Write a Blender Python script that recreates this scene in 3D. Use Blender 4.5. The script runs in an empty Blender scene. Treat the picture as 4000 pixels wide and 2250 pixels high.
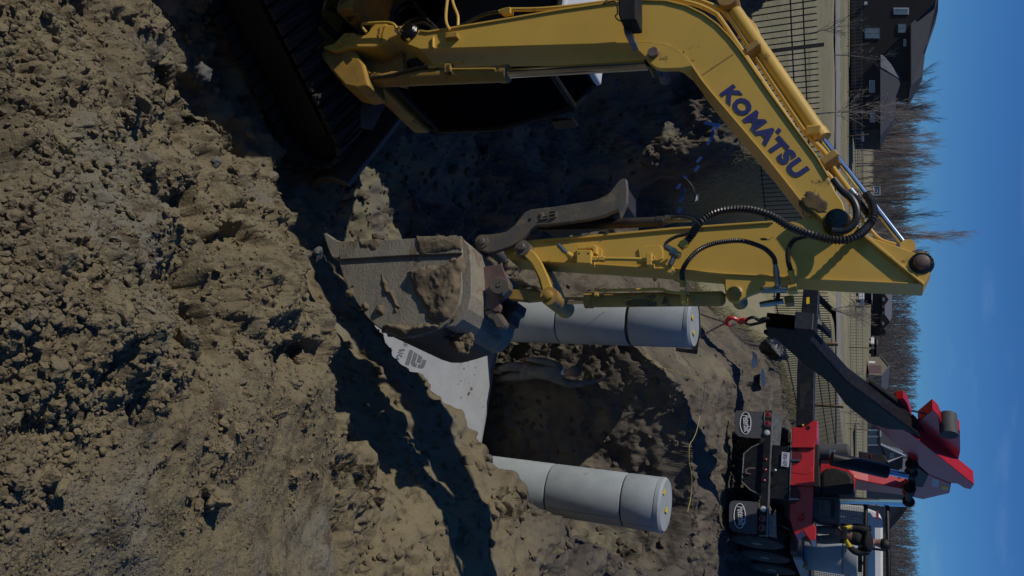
import bpy, bmesh, math, random
import numpy as np
from mathutils import Vector, Matrix
random.seed(7); rng = np.random.default_rng(7)
S = bpy.context.scene
R = math.radians

# ------------------------------------------------------------------ camera
PITCH = R(25.5); EYE = 2.7
cam_d = bpy.data.cameras.new('camera'); cam = bpy.data.objects.new('camera', cam_d)
S.collection.objects.link(cam); S.camera = cam
cam_d.sensor_width = 36.0; cam_d.lens = 27.0; cam_d.clip_end = 3000; cam_d.clip_start = 0.05
cp, sp = math.cos(PITCH), math.sin(PITCH)
FW = Vector((0, cp, -sp)); UPV = Vector((0, sp, cp)); RT = Vector((1, 0, 0))
# the phone was held on its side: picture-right is up in the world, picture-down is to the right
cam.matrix_world = Matrix(((UPV.x, -RT.x, -FW.x, 0), (UPV.y, -RT.y, -FW.y, 0), (UPV.z, -RT.z, -FW.z, EYE), (0, 0, 0, 1)))
S.render.resolution_x = 1024; S.render.resolution_y = 576

# ------------------------------------------------------------------ sky and sun
SUN_AZ = Vector((-1.0, -0.16, 0)).normalized(); SUN_EL = R(43)
w = bpy.data.worlds.new("World"); S.world = w; w.use_nodes = True
nt = w.node_tree; bg = nt.nodes['Background']
sky = nt.nodes.new('ShaderNodeTexSky'); sky.sky_type = 'NISHITA'; sky.sun_disc = False
sky.sun_elevation = SUN_EL; sky.sun_rotation = math.atan2(SUN_AZ.x, SUN_AZ.y); sky.air_density = 1.0; sky.dust_density = 0.0; sky.ozone_density = 6.0; sky.altitude = 2500
tint = nt.nodes.new('ShaderNodeMix'); tint.data_type = 'RGBA'; tint.blend_type = 'MULTIPLY'; tint.inputs[0].default_value = 1.0
nt.links.new(sky.outputs[0], tint.inputs[6]); tint.inputs[7].default_value = (0.41, 0.81, 1.24, 1)
tcw = nt.nodes.new('ShaderNodeTexCoord'); mpw = nt.nodes.new('ShaderNodeMapping'); mpw.inputs['Scale'].default_value = (3, 3, 14); nw = nt.nodes.new('ShaderNodeTexNoise'); nw.inputs['Scale'].default_value = 1.4; nw.inputs['Detail'].default_value = 7
nt.links.new(tcw.outputs['Generated'], mpw.inputs[0]); nt.links.new(mpw.outputs[0], nw.inputs['Vector'])
rw = nt.nodes.new('ShaderNodeMapRange'); rw.inputs['From Min'].default_value = .60; rw.inputs['From Max'].default_value = .85; rw.inputs['To Max'].default_value = .16; nt.links.new(nw.outputs['Fac'], rw.inputs['Value'])
cl = nt.nodes.new('ShaderNodeMix'); cl.data_type = 'RGBA'; nt.links.new(rw.outputs[0], cl.inputs[0]); nt.links.new(tint.outputs[2], cl.inputs[6]); cl.inputs[7].default_value = (9, 11, 13, 1)   # thin high cloud
nt.links.new(cl.outputs[2], bg.inputs[0]); bg.inputs[1].default_value = 0.070
sd = bpy.data.lights.new('sun', 'SUN'); sd.energy = 3.5; sd.angle = R(0.5); sd.color = (1.0, 0.94, 0.84)
sun = bpy.data.objects.new('sun', sd); S.collection.objects.link(sun)
sv = SUN_AZ * math.cos(SUN_EL) + Vector((0, 0, math.sin(SUN_EL)))
sun.rotation_euler = sv.to_track_quat('Z', 'Y').to_euler(); sun.location = (-20, 0, 30)
S.view_settings.view_transform = 'Standard'; S.view_settings.look = 'None'
S.view_settings.gamma = 1.0; S.view_settings.exposure = -0.4
S.cycles.max_bounces = 5; S.cycles.diffuse_bounces = 2; S.cycles.glossy_bounces = 3; S.cycles.transmission_bounces = 3

# ------------------------------------------------------------------ helpers
def ray(x, y):
    return RT * ((y - 1125) / 3000) + UPV * ((x - 2000) / 3000) + FW
EYEV = Vector((0, 0, EYE))
def atY(x, y, Y):
    d = ray(x, y); return EYEV + d * (Y / d.y)
def atZ(x, y, z):
    d = ray(x, y); return EYEV + d * ((z - EYE) / d.z)
class Frame:                       # an upright plane in the world: through o, along the horizontal unit vector h
    def __init__(s, o, h):
        s.o = Vector((o[0], o[1], 0)); s.h = Vector((h[0], h[1], 0)).normalized()
        s.n = Vector((s.h.y, -s.h.x, 0))
        if s.n.dot(-s.o) < 0: s.n = -s.n          # n points to the viewer's side
    def pt(s, x, y, off=0.0):
        d = ray(x, y); o = s.o + s.n * off
        t = (o - EYEV).dot(s.n) / d.dot(s.n)
        return EYEV + d * t
    def poly(s, px, off=0.0): return [s.pt(x, y, off) for x, y in px]
    def at(s, a, off, z): return s.o + s.h * a + s.n * off + Vector((0, 0, z))

class MB:
    def __init__(s): s.v = []; s.f = []; s.m = []
    def add(s, vs, fs, m=0):
        k = len(s.v); s.v += [Vector(v) for v in vs]; s.f += [tuple(i + k for i in f) for f in fs]; s.m += [m] * len(fs); return s
    def prism(s, pts, vec, m=0):
        n = len(pts); vec = Vector(vec); b = [p + vec for p in pts]
        fs = [tuple(range(n)), tuple(range(2 * n - 1, n - 1, -1))] + [(i, i + n, (i + 1) % n + n, (i + 1) % n) for i in range(n)]
        return s.add(list(pts) + b, fs, m)
    def box(s, c, size, rz=0.0, m=0, axes=None):
        if axes is None: axes = (Vector((math.cos(rz), math.sin(rz), 0)), Vector((-math.sin(rz), math.cos(rz), 0)), Vector((0, 0, 1)))
        c = Vector(c); a, b, d = axes[0] * size[0] / 2, axes[1] * size[1] / 2, axes[2] * size[2] / 2
        vs = [c + a * i + b * j + d * k for i in (-1, 1) for j in (-1, 1) for k in (-1, 1)]
        return s.add(vs, [(0, 1, 3, 2), (4, 6, 7, 5), (0, 4, 5, 1), (2, 3, 7, 6), (0, 2, 6, 4), (1, 5, 7, 3)], m)
    def tube(s, path, r, seg=10, m=0, caps=True, ridge=None):
        path = [Vector(p) for p in path]; n = len(path)
        rs = r if isinstance(r, (list, tuple, np.ndarray)) else [r] * n
        t0 = (path[1] - path[0]).normalized()
        u = t0.orthogonal().normalized(); vs = []; fs = []
        for i, p in enumerate(path):
            t = (path[min(i + 1, n - 1)] - path[max(i - 1, 0)])
            t = t.normalized() if t.length > 1e-9 else t0
            u = (u - t * u.dot(t)); u = u.normalized() if u.length > 1e-6 else t.orthogonal().normalized()
            w_ = t.cross(u)
            for k in range(seg):
                a = 2 * math.pi * k / seg; vs.append(p + (u * math.cos(a) + w_ * math.sin(a)) * rs[i])
        for i in range(n - 1):
            for k in range(seg):
                k2 = (k + 1) % seg; fs.append((i * seg + k, i * seg + k2, (i + 1) * seg + k2, (i + 1) * seg + k))
        if caps: fs += [tuple(range(seg - 1, -1, -1)), tuple(range((n - 1) * seg, n * seg))]
        return s.add(vs, fs, m)
    def cyl(s, a, b, r, seg=24, m=0, r2=None): return s.tube([a, b], [r, r if r2 is None else r2], seg, m)
    def lathe(s, base, axis, prof, seg=32, m=0):       # prof: (distance along the axis, radius)
        base = Vector(base); axis = Vector(axis).normalized()
        u = axis.orthogonal().normalized(); w_ = axis.cross(u); vs = []; fs = []
        for d, r in prof:
            for k in range(seg):
                a = 2 * math.pi * k / seg; vs.append(base + axis * d + (u * math.cos(a) + w_ * math.sin(a)) * r)
        for i in range(len(prof) - 1):
            for k in range(seg):
                k2 = (k + 1) % seg; fs.append((i * seg + k, i * seg + k2, (i + 1) * seg + k2, (i + 1) * seg + k))
        fs += [tuple(range(seg - 1, -1, -1)), tuple(range((len(prof) - 1) * seg, len(prof) * seg))]
        return s.add(vs, fs, m)
    def ball(s, c, r, seg=10, m=0, sc=(1, 1, 1)):
        vs = []; fs = []; c = Vector(c)
        for i in range(seg // 2 + 1):
            th = math.pi * i / (seg // 2)
            for k in range(seg):
                a = 2 * math.pi * k / seg
                vs.append(c + Vector((math.sin(th) * math.cos(a) * r * sc[0], math.sin(th) * math.sin(a) * r * sc[1], math.cos(th) * r * sc[2])))
        for i in range(seg // 2):
            for k in range(seg):
                k2 = (k + 1) % seg; fs.append((i * seg + k, (i + 1) * seg + k, (i + 1) * seg + k2, i * seg + k2))
        return s.add(vs, fs, m)

ORG = {}
def tag(o, label=None, cat=None, group=None, kind=None):
    if label: o['label'] = label
    if cat: o['category'] = cat
    if group: o['group'] = group
    if kind: o['kind'] = kind
    return o
def thing(name, label, cat, loc=(0, 0, 0), group=None):
    o = bpy.data.objects.new(name, None); S.collection.objects.link(o); o.location = loc; o.empty_display_size = 0.2
    ORG[o.name] = Vector(loc); return tag(o, label, cat, group)
def obj(name, mb, mats, parent=None, smooth=False, bevel=0.0, label=None, sub=0, ang=35):
    if not isinstance(mats, (list, tuple)): mats = [mats]
    org = ORG[parent.name] if parent is not None else Vector((0, 0, 0))
    if parent is None and len(mb.v):
        lo = Vector([min(v[i] for v in mb.v) for i in range(3)]); hi = Vector([max(v[i] for v in mb.v) for i in range(3)])
        org = Vector(((lo.x + hi.x) / 2, (lo.y + hi.y) / 2, lo.z))
    me = bpy.data.meshes.new(name); me.from_pydata([tuple(v - org) for v in mb.v], [], mb.f); me.update()
    for m in mats: me.materials.append(m)
    if len(mats) > 1: me.polygons.foreach_set('material_index', mb.m)
    bm = bmesh.new(); bm.from_mesh(me); bmesh.ops.recalc_face_normals(bm, faces=bm.faces); bm.to_mesh(me); bm.free()
    o = bpy.data.objects.new(name, me); S.collection.objects.link(o)
    if smooth:
        me.polygons.foreach_set('use_smooth', [True] * len(me.polygons)); 
        me.set_sharp_from_angle(angle=R(ang))
    if bevel:
        b = o.modifiers.new('bevel', 'BEVEL'); b.width = bevel; b.segments = 2; b.limit_method = 'ANGLE'; b.angle_limit = R(40)
        b.use_clamp_overlap = True
    if parent is not None: o.parent = parent; ORG[o.name] = org
    else: o.location = org; ORG[o.name] = org
    if label: o['label'] = label
    return o
def npmesh(name, V, F, mats, parent=None, smooth=True, mi=None):
    me = bpy.data.meshes.new(name); V = np.asarray(V, np.float32); F = np.asarray(F, np.int32); k = F.shape[1]
    me.vertices.add(len(V)); me.vertices.foreach_set('co', V.ravel())
    me.loops.add(F.size); me.loops.foreach_set('vertex_index', F.ravel())
    me.polygons.add(len(F)); me.polygons.foreach_set('loop_start', np.arange(0, F.size, k, dtype=np.int32))
    me.polygons.foreach_set('loop_total', np.full(len(F), k, np.int32))
    for m in mats: me.materials.append(m)
    if mi is not None: me.polygons.foreach_set('material_index', np.asarray(mi, np.int32))
    me.update(calc_edges=True)
    me.polygons.foreach_set('use_smooth', np.full(len(F), smooth, bool))
    o = bpy.data.objects.new(name, me); S.collection.objects.link(o)
    if parent is not None: o.parent = parent
    ORG[o.name] = Vector((0, 0, 0)); return o
def smoothpath(pts, n=8):          # Catmull-Rom
    pts = [Vector(p) for p in pts]; q = [pts[0] * 2 - pts[1]] + pts + [pts[-1] * 2 - pts[-2]]; out = []
    for i in range(1, len(q) - 2):
        for k in range(n):
            t = k / n; a, b, c, d = q[i - 1], q[i], q[i + 1], q[i + 2]
            out.append(0.5 * ((2 * b) + (c - a) * t + (2 * a - 5 * b + 4 * c - d) * t * t + (3 * b - a - 3 * c + d) * t ** 3))
    out.append(pts[-1]); return out

# ------------------------------------------------------------------ materials
def mat(name, col, rough=0.6, metal=0.0, col2=None, nscale=8.0, amt=0.5, bump=0.0, bscale=40.0, spots=None, spot_scale=6.0, spot_th=0.62, spec=0.5, stretch=None, coat=0.0, detail=6, spots2=None):
    m = bpy.data.materials.new(name); m.use_nodes = True; nt = m.node_tree; N = nt.nodes; L = nt.links
    p = N['Principled BSDF']; p.inputs['Base Color'].default_value = (*col, 1); p.inputs['Roughness'].default_value = rough
    p.inputs['Metallic'].default_value = metal; p.inputs['Specular IOR Level'].default_value = spec
    if coat: p.inputs['Coat Weight'].default_value = coat; p.inputs['Coat Roughness'].default_value = 0.15
    tc = N.new('ShaderNodeTexCoord'); src = tc.outputs['Object']
    if stretch:
        mp = N.new('ShaderNodeMapping'); mp.inputs['Scale'].default_value = stretch; L.new(src, mp.inputs['Vector']); src = mp.outputs[0]
    cur = None
    if col2:
        n = N.new('ShaderNodeTexNoise'); n.inputs['Scale'].default_value = nscale; n.inputs['Detail'].default_value = detail; n.inputs['Roughness'].default_value = 0.6; L.new(src, n.inputs['Vector'])
        r = N.new('ShaderNodeMapRange'); r.inputs['From Min'].default_value = 0.5 - 0.22; r.inputs['From Max'].default_value = 0.5 + 0.22; r.inputs['To Max'].default_value = amt * 2; r.inputs['To Min'].default_value = 0; L.new(n.outputs['Fac'], r.inputs['Value']); r.clamp = True
        mx = N.new('ShaderNodeMix'); mx.data_type = 'RGBA'; mx.inputs[6].default_value = (*col, 1); mx.inputs[7].default_value = (*col2, 1); L.new(r.outputs[0], mx.inputs[0]); cur = mx.outputs[2]
    for sc, th, sp_ in ((spot_scale, spot_th, spots), (spot_scale * 7, spot_th + 0.05, spots2)):
        if sp_:
            n2 = N.new('ShaderNodeTexNoise'); n2.inputs['Scale'].default_value = sc; n2.inputs['Detail'].default_value = 9; n2.inputs['Roughness'].default_value = 0.72; L.new(src, n2.inputs['Vector'])
            r2 = N.new('ShaderNodeMapRange'); r2.inputs['From Min'].default_value = th; r2.inputs['From Max'].default_value = th + 0.06; L.new(n2.outputs['Fac'], r2.inputs['Value'])
            mx = N.new('ShaderNodeMix'); mx.data_type = 'RGBA'; mx.inputs[7].default_value = (*sp_, 1); L.new(r2.outputs[0], mx.inputs[0])
            if cur: L.new(cur, mx.inputs[6])
            else: mx.inputs[6].default_value = (*col, 1)
            cur = mx.outputs[2]
    if cur: L.new(cur, p.inputs['Base Color'])
    if bump:
        n3 = N.new('ShaderNodeTexNoise'); n3.inputs['Scale'].default_value = bscale; n3.inputs['Detail'].default_value = 7; n3.inputs['Roughness'].default_value = 0.65; L.new(src, n3.inputs['Vector'])
        b = N.new('ShaderNodeBump'); b.inputs['Strength'].default_value = 1.0; b.inputs['Distance'].default_value = bump; L.new(n3.outputs['Fac'], b.inputs['Height']); L.new(b.outputs[0], p.inputs['Normal'])
    return m
YEL = (0.67, 0.415, 0.07)
M = {}
M['yellow'] = mat('yellow_paint', YEL, 0.42, col2=(0.54, 0.33, 0.06), nscale=2.5, amt=0.35, spots=(0.12, 0.075, 0.03), spot_scale=4, spot_th=0.63, spots2=(0.07, 0.05, 0.03), bump=0.0006, bscale=90)
M['yellow_dirty'] = mat('dirty_yellow_paint', (0.50, 0.29, 0.045), 0.5, col2=(0.26, 0.16, 0.05), nscale=5, amt=0.5, spots=(0.05, 0.035, 0.02), spot_scale=7, spot_th=0.58, spots2=(0.05, 0.035, 0.02), bump=0.001, bscale=60)
M['blueletter'] = mat('blue_decal', (0.028, 0.030, 0.13), 0.45, col2=(0.05, 0.05, 0.17), nscale=14, amt=0.3)
M['chrome'] = mat('chrome_rod', (0.62, 0.64, 0.68), 0.16, 1.0)
M['hose'] = mat('black_hose', (0.012, 0.012, 0.014), 0.38, col2=(0.03, 0.028, 0.025), nscale=20)
M['grease'] = mat('black_grease', (0.008, 0.007, 0.006), 0.2, bump=0.004, bscale=50)
M['steel'] = mat('worn_steel', (0.12, 0.115, 0.11), 0.5, 0.35, col2=(0.19, 0.15, 0.10), nscale=9, amt=0.6, spots=(0.24, 0.19, 0.12), spot_scale=7, spot_th=0.55, bump=0.002, bscale=60)
M['mudsteel'] = mat('mud_smeared_steel', (0.30, 0.265, 0.19), 0.75, 0.0, col2=(0.19, 0.175, 0.14), nscale=6, amt=0.5, spots=(0.17, 0.125, 0.075), spot_scale=4, spot_th=0.56, bump=0.006, bscale=38, stretch=(1, 1, 1.6))
M['mud'] = mat('dried_mud', (0.20, 0.155, 0.095), 0.95, col2=(0.13, 0.10, 0.06), nscale=16, amt=0.5, bump=0.006, bscale=90)
M['rust'] = mat('rusty_red_steel', (0.13, 0.075, 0.065), 0.6, 0.1, col2=(0.18, 0.12, 0.10), nscale=12, amt=0.6, spots=(0.20, 0.17, 0.14), spot_scale=25, spot_th=0.6, bump=0.001)
M['darksteel'] = mat('dark_bowl_steel', (0.035, 0.033, 0.033), 0.55, 0.3, col2=(0.07, 0.055, 0.04), nscale=7, amt=0.6, bump=0.003, bscale=30)
M['zinc'] = mat('zinc_fitting', (0.34, 0.36, 0.37), 0.32, 0.9, col2=(0.2, 0.2, 0.2), nscale=30)
M['black'] = mat('black_paint', (0.004, 0.005, 0.010), 0.42, spec=0.25, col2=(0.022, 0.021, 0.02), nscale=10, amt=0.5)
M['blackmatte'] = mat('black_plastic', (0.012, 0.012, 0.013), 0.6, spec=0.2, col2=(0.03, 0.028, 0.026), nscale=10, amt=0.5)
M['rubber'] = mat('black_rubber', (0.022, 0.021, 0.020), 0.8, col2=(0.05, 0.043, 0.035), nscale=12, amt=0.4, bump=0.003)
M['glass'] = mat('dark_glass', (0.005, 0.006, 0.008), 0.35, 0.0, spec=0.0)
M['concrete'] = mat('precast_concrete', (0.37, 0.405, 0.41), 0.8, col2=(0.30, 0.33, 0.33), nscale=3, amt=0.6, bump=0.0012, bscale=60, spots=(0.27, 0.27, 0.25), spot_scale=5, spot_th=0.62, spots2=(0.2, 0.2, 0.19))
M['slab'] = mat('tank_concrete', (0.42, 0.44, 0.46), 0.85, col2=(0.35, 0.365, 0.38), nscale=3, amt=0.5, spots=(0.22, 0.18, 0.13), spot_scale=3.2, spot_th=0.69, spots2=(0.24, 0.24, 0.24), bump=0.002, bscale=50)
M['seal'] = mat('black_joint_seal', (0.008, 0.008, 0.009), 0.5)
M['lidyellow'] = mat('yellow_handle_plastic', (0.75, 0.55, 0.02), 0.4)
M['ink'] = mat('grey_stencil_ink', (0.12, 0.13, 0.145), 0.8, col2=(0.17, 0.18, 0.20), nscale=30, amt=0.5)
M['red'] = mat('red_crane_paint', (0.52, 0.018, 0.022), 0.35, col2=(0.44, 0.016, 0.02), nscale=3, amt=0.4, coat=0.3)
M['redlens'] = mat('red_lamp_lens', (0.22, 0.008, 0.012), 0.2, coat=0.5)
M['whitelens'] = mat('clear_lamp_lens', (0.50, 0.55, 0.54), 0.2, coat=0.5)
M['galv'] = mat('galvanised_sheet', (0.30, 0.30, 0.29), 0.5, 0.5, col2=(0.16, 0.15, 0.13), nscale=18, amt=0.6)
M['flap'] = mat('grey_mud_flap', (0.055, 0.057, 0.062), 0.7, col2=(0.085, 0.085, 0.085), nscale=20, amt=0.4)
M['white'] = mat('white_paint', (0.72, 0.73, 0.74), 0.4, col2=(0.6, 0.6, 0.6), nscale=5, amt=0.3)
M['plateblue'] = mat('licence_plate_ground', (0.42, 0.45, 0.55), 0.5, col2=(0.60, 0.62, 0.66), nscale=16, amt=0.5)
M['platered'] = mat('licence_plate_ink', (0.10, 0.03, 0.08), 0.5)
M['wood'] = mat('cedar_post_wood', (0.30, 0.19, 0.09), 0.8, col2=(0.22, 0.14, 0.07), nscale=8, amt=0.5)
M['fenceblack'] = mat('black_fence_paint', (0.008, 0.008, 0.008), 0.45)
M['siding'] = mat('black_house_siding', (0.010, 0.010, 0.011), 0.8, col2=(0.014, 0.014, 0.014), nscale=1.5)
M['siding_brown'] = mat('tan_shed_siding', (0.17, 0.145, 0.10), 0.85, col2=(0.15, 0.125, 0.09), nscale=1.2)
M['siding_grey'] = mat('grey_house_siding', (0.085, 0.10, 0.125), 0.8, col2=(0.10, 0.11, 0.13), nscale=1.2)
M['shingle'] = mat('dark_roof_shingle', (0.035, 0.038, 0.052), 0.9, col2=(0.05, 0.052, 0.062), nscale=3, amt=0.5)
M['shingle_grey'] = mat('grey_roof_shingle', (0.16, 0.17, 0.19), 0.9, col2=(0.11, 0.12, 0.14), nscale=3, amt=0.5)
M['trim'] = mat('white_house_trim', (0.65, 0.66, 0.68), 0.6)
M['winglass'] = mat('pale_window_glass', (0.22, 0.27, 0.31), 0.15, col2=(0.12, 0.15, 0.18), nscale=1.5)
M['door'] = mat('maroon_shed_door', (0.10, 0.055, 0.06), 0.7)
M['bark'] = mat('bare_grey_bark', (0.22, 0.19, 0.165), 0.9, col2=(0.15, 0.125, 0.105), nscale=2)
M['bark_red'] = mat('bare_reddish_twig', (0.27, 0.21, 0.19), 0.9, col2=(0.2, 0.165, 0.145), nscale=1)
M['bark_far'] = mat('far_wood_twig', (0.19, 0.165, 0.145), 0.95, col2=(0.25, 0.22, 0.195), nscale=0.08, amt=0.5)
M['tape'] = mat('blue_flagging_tape', (0.09, 0.22, 0.60), 0.45)
M['cord'] = mat('yellow_string', (0.55, 0.42, 0.10), 0.7)
M['hookred'] = mat('red_hook_paint', (0.60, 0.03, 0.03), 0.35)
M['chain'] = mat('dark_chain_steel', (0.05, 0.045, 0.04), 0.45, 0.7)
M['skin'] = mat('skin', (0.36, 0.19, 0.14), 0.55, col2=(0.30, 0.15, 0.11), nscale=30)
M['hair'] = mat('greying_brown_hair', (0.10, 0.075, 0.055), 0.7, col2=(0.17, 0.14, 0.12), nscale=60, bump=0.006, bscale=120)
M['hairdark'] = mat('dark_hair', (0.012, 0.009, 0.008), 0.6, bump=0.003, bscale=120)
M['jacket'] = mat('dark_grey_green_jacket', (0.20, 0.21, 0.18), 0.85, col2=(0.10, 0.105, 0.09), nscale=6, bump=0.03, bscale=9)
M['jeans'] = mat('dark_work_trousers', (0.085, 0.09, 0.10), 0.85, col2=(0.15, 0.14, 0.12), nscale=8, bump=0.02, bscale=10)
M['blackshirt'] = mat('black_t_shirt', (0.007, 0.007, 0.008), 0.85, bump=0.02, bscale=9)
M['boot'] = mat('muddy_boot_leather', (0.12, 0.10, 0.075), 0.8, col2=(0.05, 0.04, 0.03), nscale=20, amt=0.5)
M['glove'] = mat('yellow_work_glove', (0.62, 0.44, 0.02), 0.7)
M['puddle'] = mat('puddle_water', (0.05, 0.05, 0.05), 0.25, spec=0.4)
M['gravel'] = mat('grey_road_gravel', (0.22, 0.21, 0.20), 0.95, col2=(0.29, 0.27, 0.24), nscale=0.6, amt=0.5)
M['snow'] = mat('pale_verge_stones', (0.42, 0.40, 0.36), 0.95, col2=(0.20, 0.18, 0.13), nscale=1.2, amt=0.9)
M['rock'] = mat('grey_stone', (0.13, 0.125, 0.105), 0.9, col2=(0.10, 0.10, 0.09), nscale=14, bump=0.004)
M['orange'] = mat('orange_marker', (0.7, 0.16, 0.02), 0.5)
M['plywood'] = mat('dark_wet_plank', (0.045, 0.04, 0.035), 0.8, col2=(0.07, 0.06, 0.05), nscale=10)
M['whitecloth'] = mat('white_cloth', (0.7, 0.68, 0.72), 0.8)

# ------------------------------------------------------------------ terrain
def h3(ix, iy, iz, s):
    n = (ix.astype(np.int64) * 73856093) ^ (iy.astype(np.int64) * 19349663) ^ (iz.astype(np.int64) * 83492791) ^ (s * 2654435761)
    n = (n ^ (n >> 13)) & 0xffffffff; n = (n * 1274126177) & 0xffffffff; n = (n ^ (n >> 16)) & 0xffffffff
    n = (n * 2246822519) & 0xffffffff; n ^= n >> 15
    return (n & 0xffffff).astype(np.float32) / 0x1000000
def vnoise(x, y, z, s=0):
    fx, fy, fz = np.floor(x), np.floor(y), np.floor(z); ux, uy, uz = x - fx, y - fy, z - fz
    ix, iy, iz = fx.astype(np.int32), fy.astype(np.int32), fz.astype(np.int32)
    ux = ux * ux * (3 - 2 * ux); uy = uy * uy * (3 - 2 * uy); uz = uz * uz * (3 - 2 * uz); o = 0
    for a in (0, 1):
        for b in (0, 1):
            for c in (0, 1):
                o = o + h3(ix + a, iy + b, iz + c, s) * (ux if a else 1 - ux) * (uy if b else 1 - uy) * (uz if c else 1 - uz)
    return o * 2 - 1
def fbm(x, y, z, lam, octv=4, s=0):
    o = 0; a = 1.0; f = 1 / lam
    for i in range(octv): o = o + a * vnoise(x * f + 3.1 * i, y * f + 1.7 * i, z * f + 5.3 * i, s + i); a *= 0.5; f *= 2.03
    return o
def lumps(x, y, z, lam, s=0, dens=0.75, warp=0.35):
    w1 = vnoise(x * 2 / lam, y * 2 / lam, z * 2 / lam, s + 50) * warp; w2 = vnoise(x * 2 / lam + 9, y * 2 / lam, z * 2 / lam, s + 51) * warp
    px, py, pz = x / lam + w1, y / lam + w2, z / lam - w1
    bx, by, bz = np.floor(px - 0.5), np.floor(py - 0.5), np.floor(pz - 0.5); best = np.zeros(px.shape, np.float32)
    for a in (0, 1):
        for b in (0, 1):
            for c in (0, 1):
                cx, cy, cz = (bx + a).astype(np.int32), (by + b).astype(np.int32), (bz + c).astype(np.int32)
                r = h3(cx, cy, cz, s + 3); rr = 0.25 + 0.42 * r; on = h3(cx, cy, cz, s + 4) < dens
                dx = px - cx - 0.25 - 0.5 * h3(cx, cy, cz, s); dy = py - cy - 0.25 - 0.5 * h3(cx, cy, cz, s + 1); dz = pz - cz - 0.25 - 0.5 * h3(cx, cy, cz, s + 2)
                k1 = h3(cx, cy, cz, s + 7) * 1.6 - .8; ang_ = np.maximum(np.maximum(np.abs(dx + k1 * dy), np.abs(dy - k1 * dz)), np.abs(dz + k1 * dx))
                v = np.maximum(0, rr * rr - .45 * (dx * dx + dy * dy + dz * dz) - .7 * ang_ * ang_) ** .6 * on
                best = np.maximum(best, v.astype(np.float32))
    return best
def sst(a, b, x):
    t = np.clip((x - a) / (b - a), 0, 1); return t * t * (3 - 2 * t)
PIT = [(-1.9, 7.6), (-1.4, 7.1), (-.9, 6.6), (-.5, 6.25), (.1, 6.12), (.6, 6.1), (1.42, 6.35), (1.96, 6.6), (2.6, 7.6), (3.6, 9.5), (4.35, 11.2), (4.4, 11.9), (3.6, 12.6), (2.5, 12.80), (1.9, 12.84), (1.2, 12.88), (.2, 12.95), (-.3, 14.6), (-.4, 16.3), (-1.8, 17.2), (-4.8, 17.4), (-6.0, 15.5), (-5.2, 12), (-4.6, 9.4), (-3.2, 8.4)]
def pit_sd(X, Y):
    d2 = np.full(X.shape, 1e9); ins = np.zeros(X.shape, bool); n = len(PIT)
    for i in range(n):
        x0, y0 = PIT[i]; x1, y1 = PIT[(i + 1) % n]; ex, ey = x1 - x0, y1 - y0
        t = np.clip(((X - x0) * ex + (Y - y0) * ey) / (ex * ex + ey * ey), 0, 1)
        d2 = np.minimum(d2, (X - x0 - t * ex) ** 2 + (Y - y0 - t * ey) ** 2)
        c = ((y0 > Y) != (y1 > Y)) & (X < (x1 - x0) * (Y - y0) / (y1 - y0 + 1e-12) + x0); ins ^= c
    d = np.sqrt(d2); return np.where(ins, d, -d)
FENCE = [(-12, 15.6), (-5.77, 18.15), (-2.9, 19.7), (.23, 22.35), (1.46, 24.4), (3.74, 28.2), (8, 35.4), (14, 45.5)]
def fence_y(X): return np.interp(X, [p[0] for p in FENCE], [p[1] for p in FENCE])
def base_h(X, Y):
    edge = np.interp(X, [-3, -1.05, -.56, -.22, .22, .86, 1.3, 3], [1.6, 2.15, 2.7, 3.0, 3.02, 3.6, 4.4, 7])
    heap = 1.15 - .45 * (Y - .9) + .35 * np.minimum(X, 0)
    heap = heap - 1.7 * np.maximum(Y - edge, 0) - 0.35 * sst(0, .25, Y - edge)
    bank = np.interp(X, [-1.6, -.5, .1, .43, .62, 1.42, 1.8, 2.4, 4], [-2.4, -2.15, -1.78, -1.49, -1.37, -.63, -.24, -.09, 0])
    # bench the machine stands on, open to the left; grade behind it
    back = sst(7.9, 9.0, Y) * sst(-2.2, -3.2, X)
    bench = bank * (1 - back)
    left = sst(-8.5, -10.5, X); bench = bench * (1 - left)
    s = np.maximum(bench, heap)
    # unseen bank added on the left rim to throw shade into the pit
    shade_berm = 1.3 * sst(-4.0, -5.6, X) * sst(8.2, 9.2, Y) * (1 - sst(15.0, 17.0, Y)) * (1 - sst(-9, -13, X))
    s = s + shade_berm
    d = pit_sd(X, Y)
    wd = 0.5 + 0.9 * sst(2.2, 3.2, X) * (1 - sst(11.5, 12.4, Y)) + 1.0 * sst(-0.6, -1.6, X) * sst(13.0, 15.0, Y)
    wd = wd - .33 * sst(11.6, 12.3, Y) * sst(-.2, .3, X) * (1 - sst(3.0, 4, X))
    t = np.clip(d / wd, 0, 1); prof = 1 - (1 - t) ** 1.25
    floor = -5.1 + 1.85 * (1 - sst(-.25, .35, X - .08 * (Y - 9) + .15 * np.sin(Y * 3)))
    out = s + (floor - s) * prof
    lawn = sst(90, 400, Y) * 3.4
    # rough strip between pit and fence
    rough = (Y > 12.8) * sst(0, .8, -d) * (1 - sst(-1.8, -.4, Y - fence_y(X)))
    rut = 0.07 * np.sin(X * .55 + Y * 3.1) + .06 * np.sin(Y * 1.9 - X * .3 + 1)
    return out + lawn + rough * rut
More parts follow.
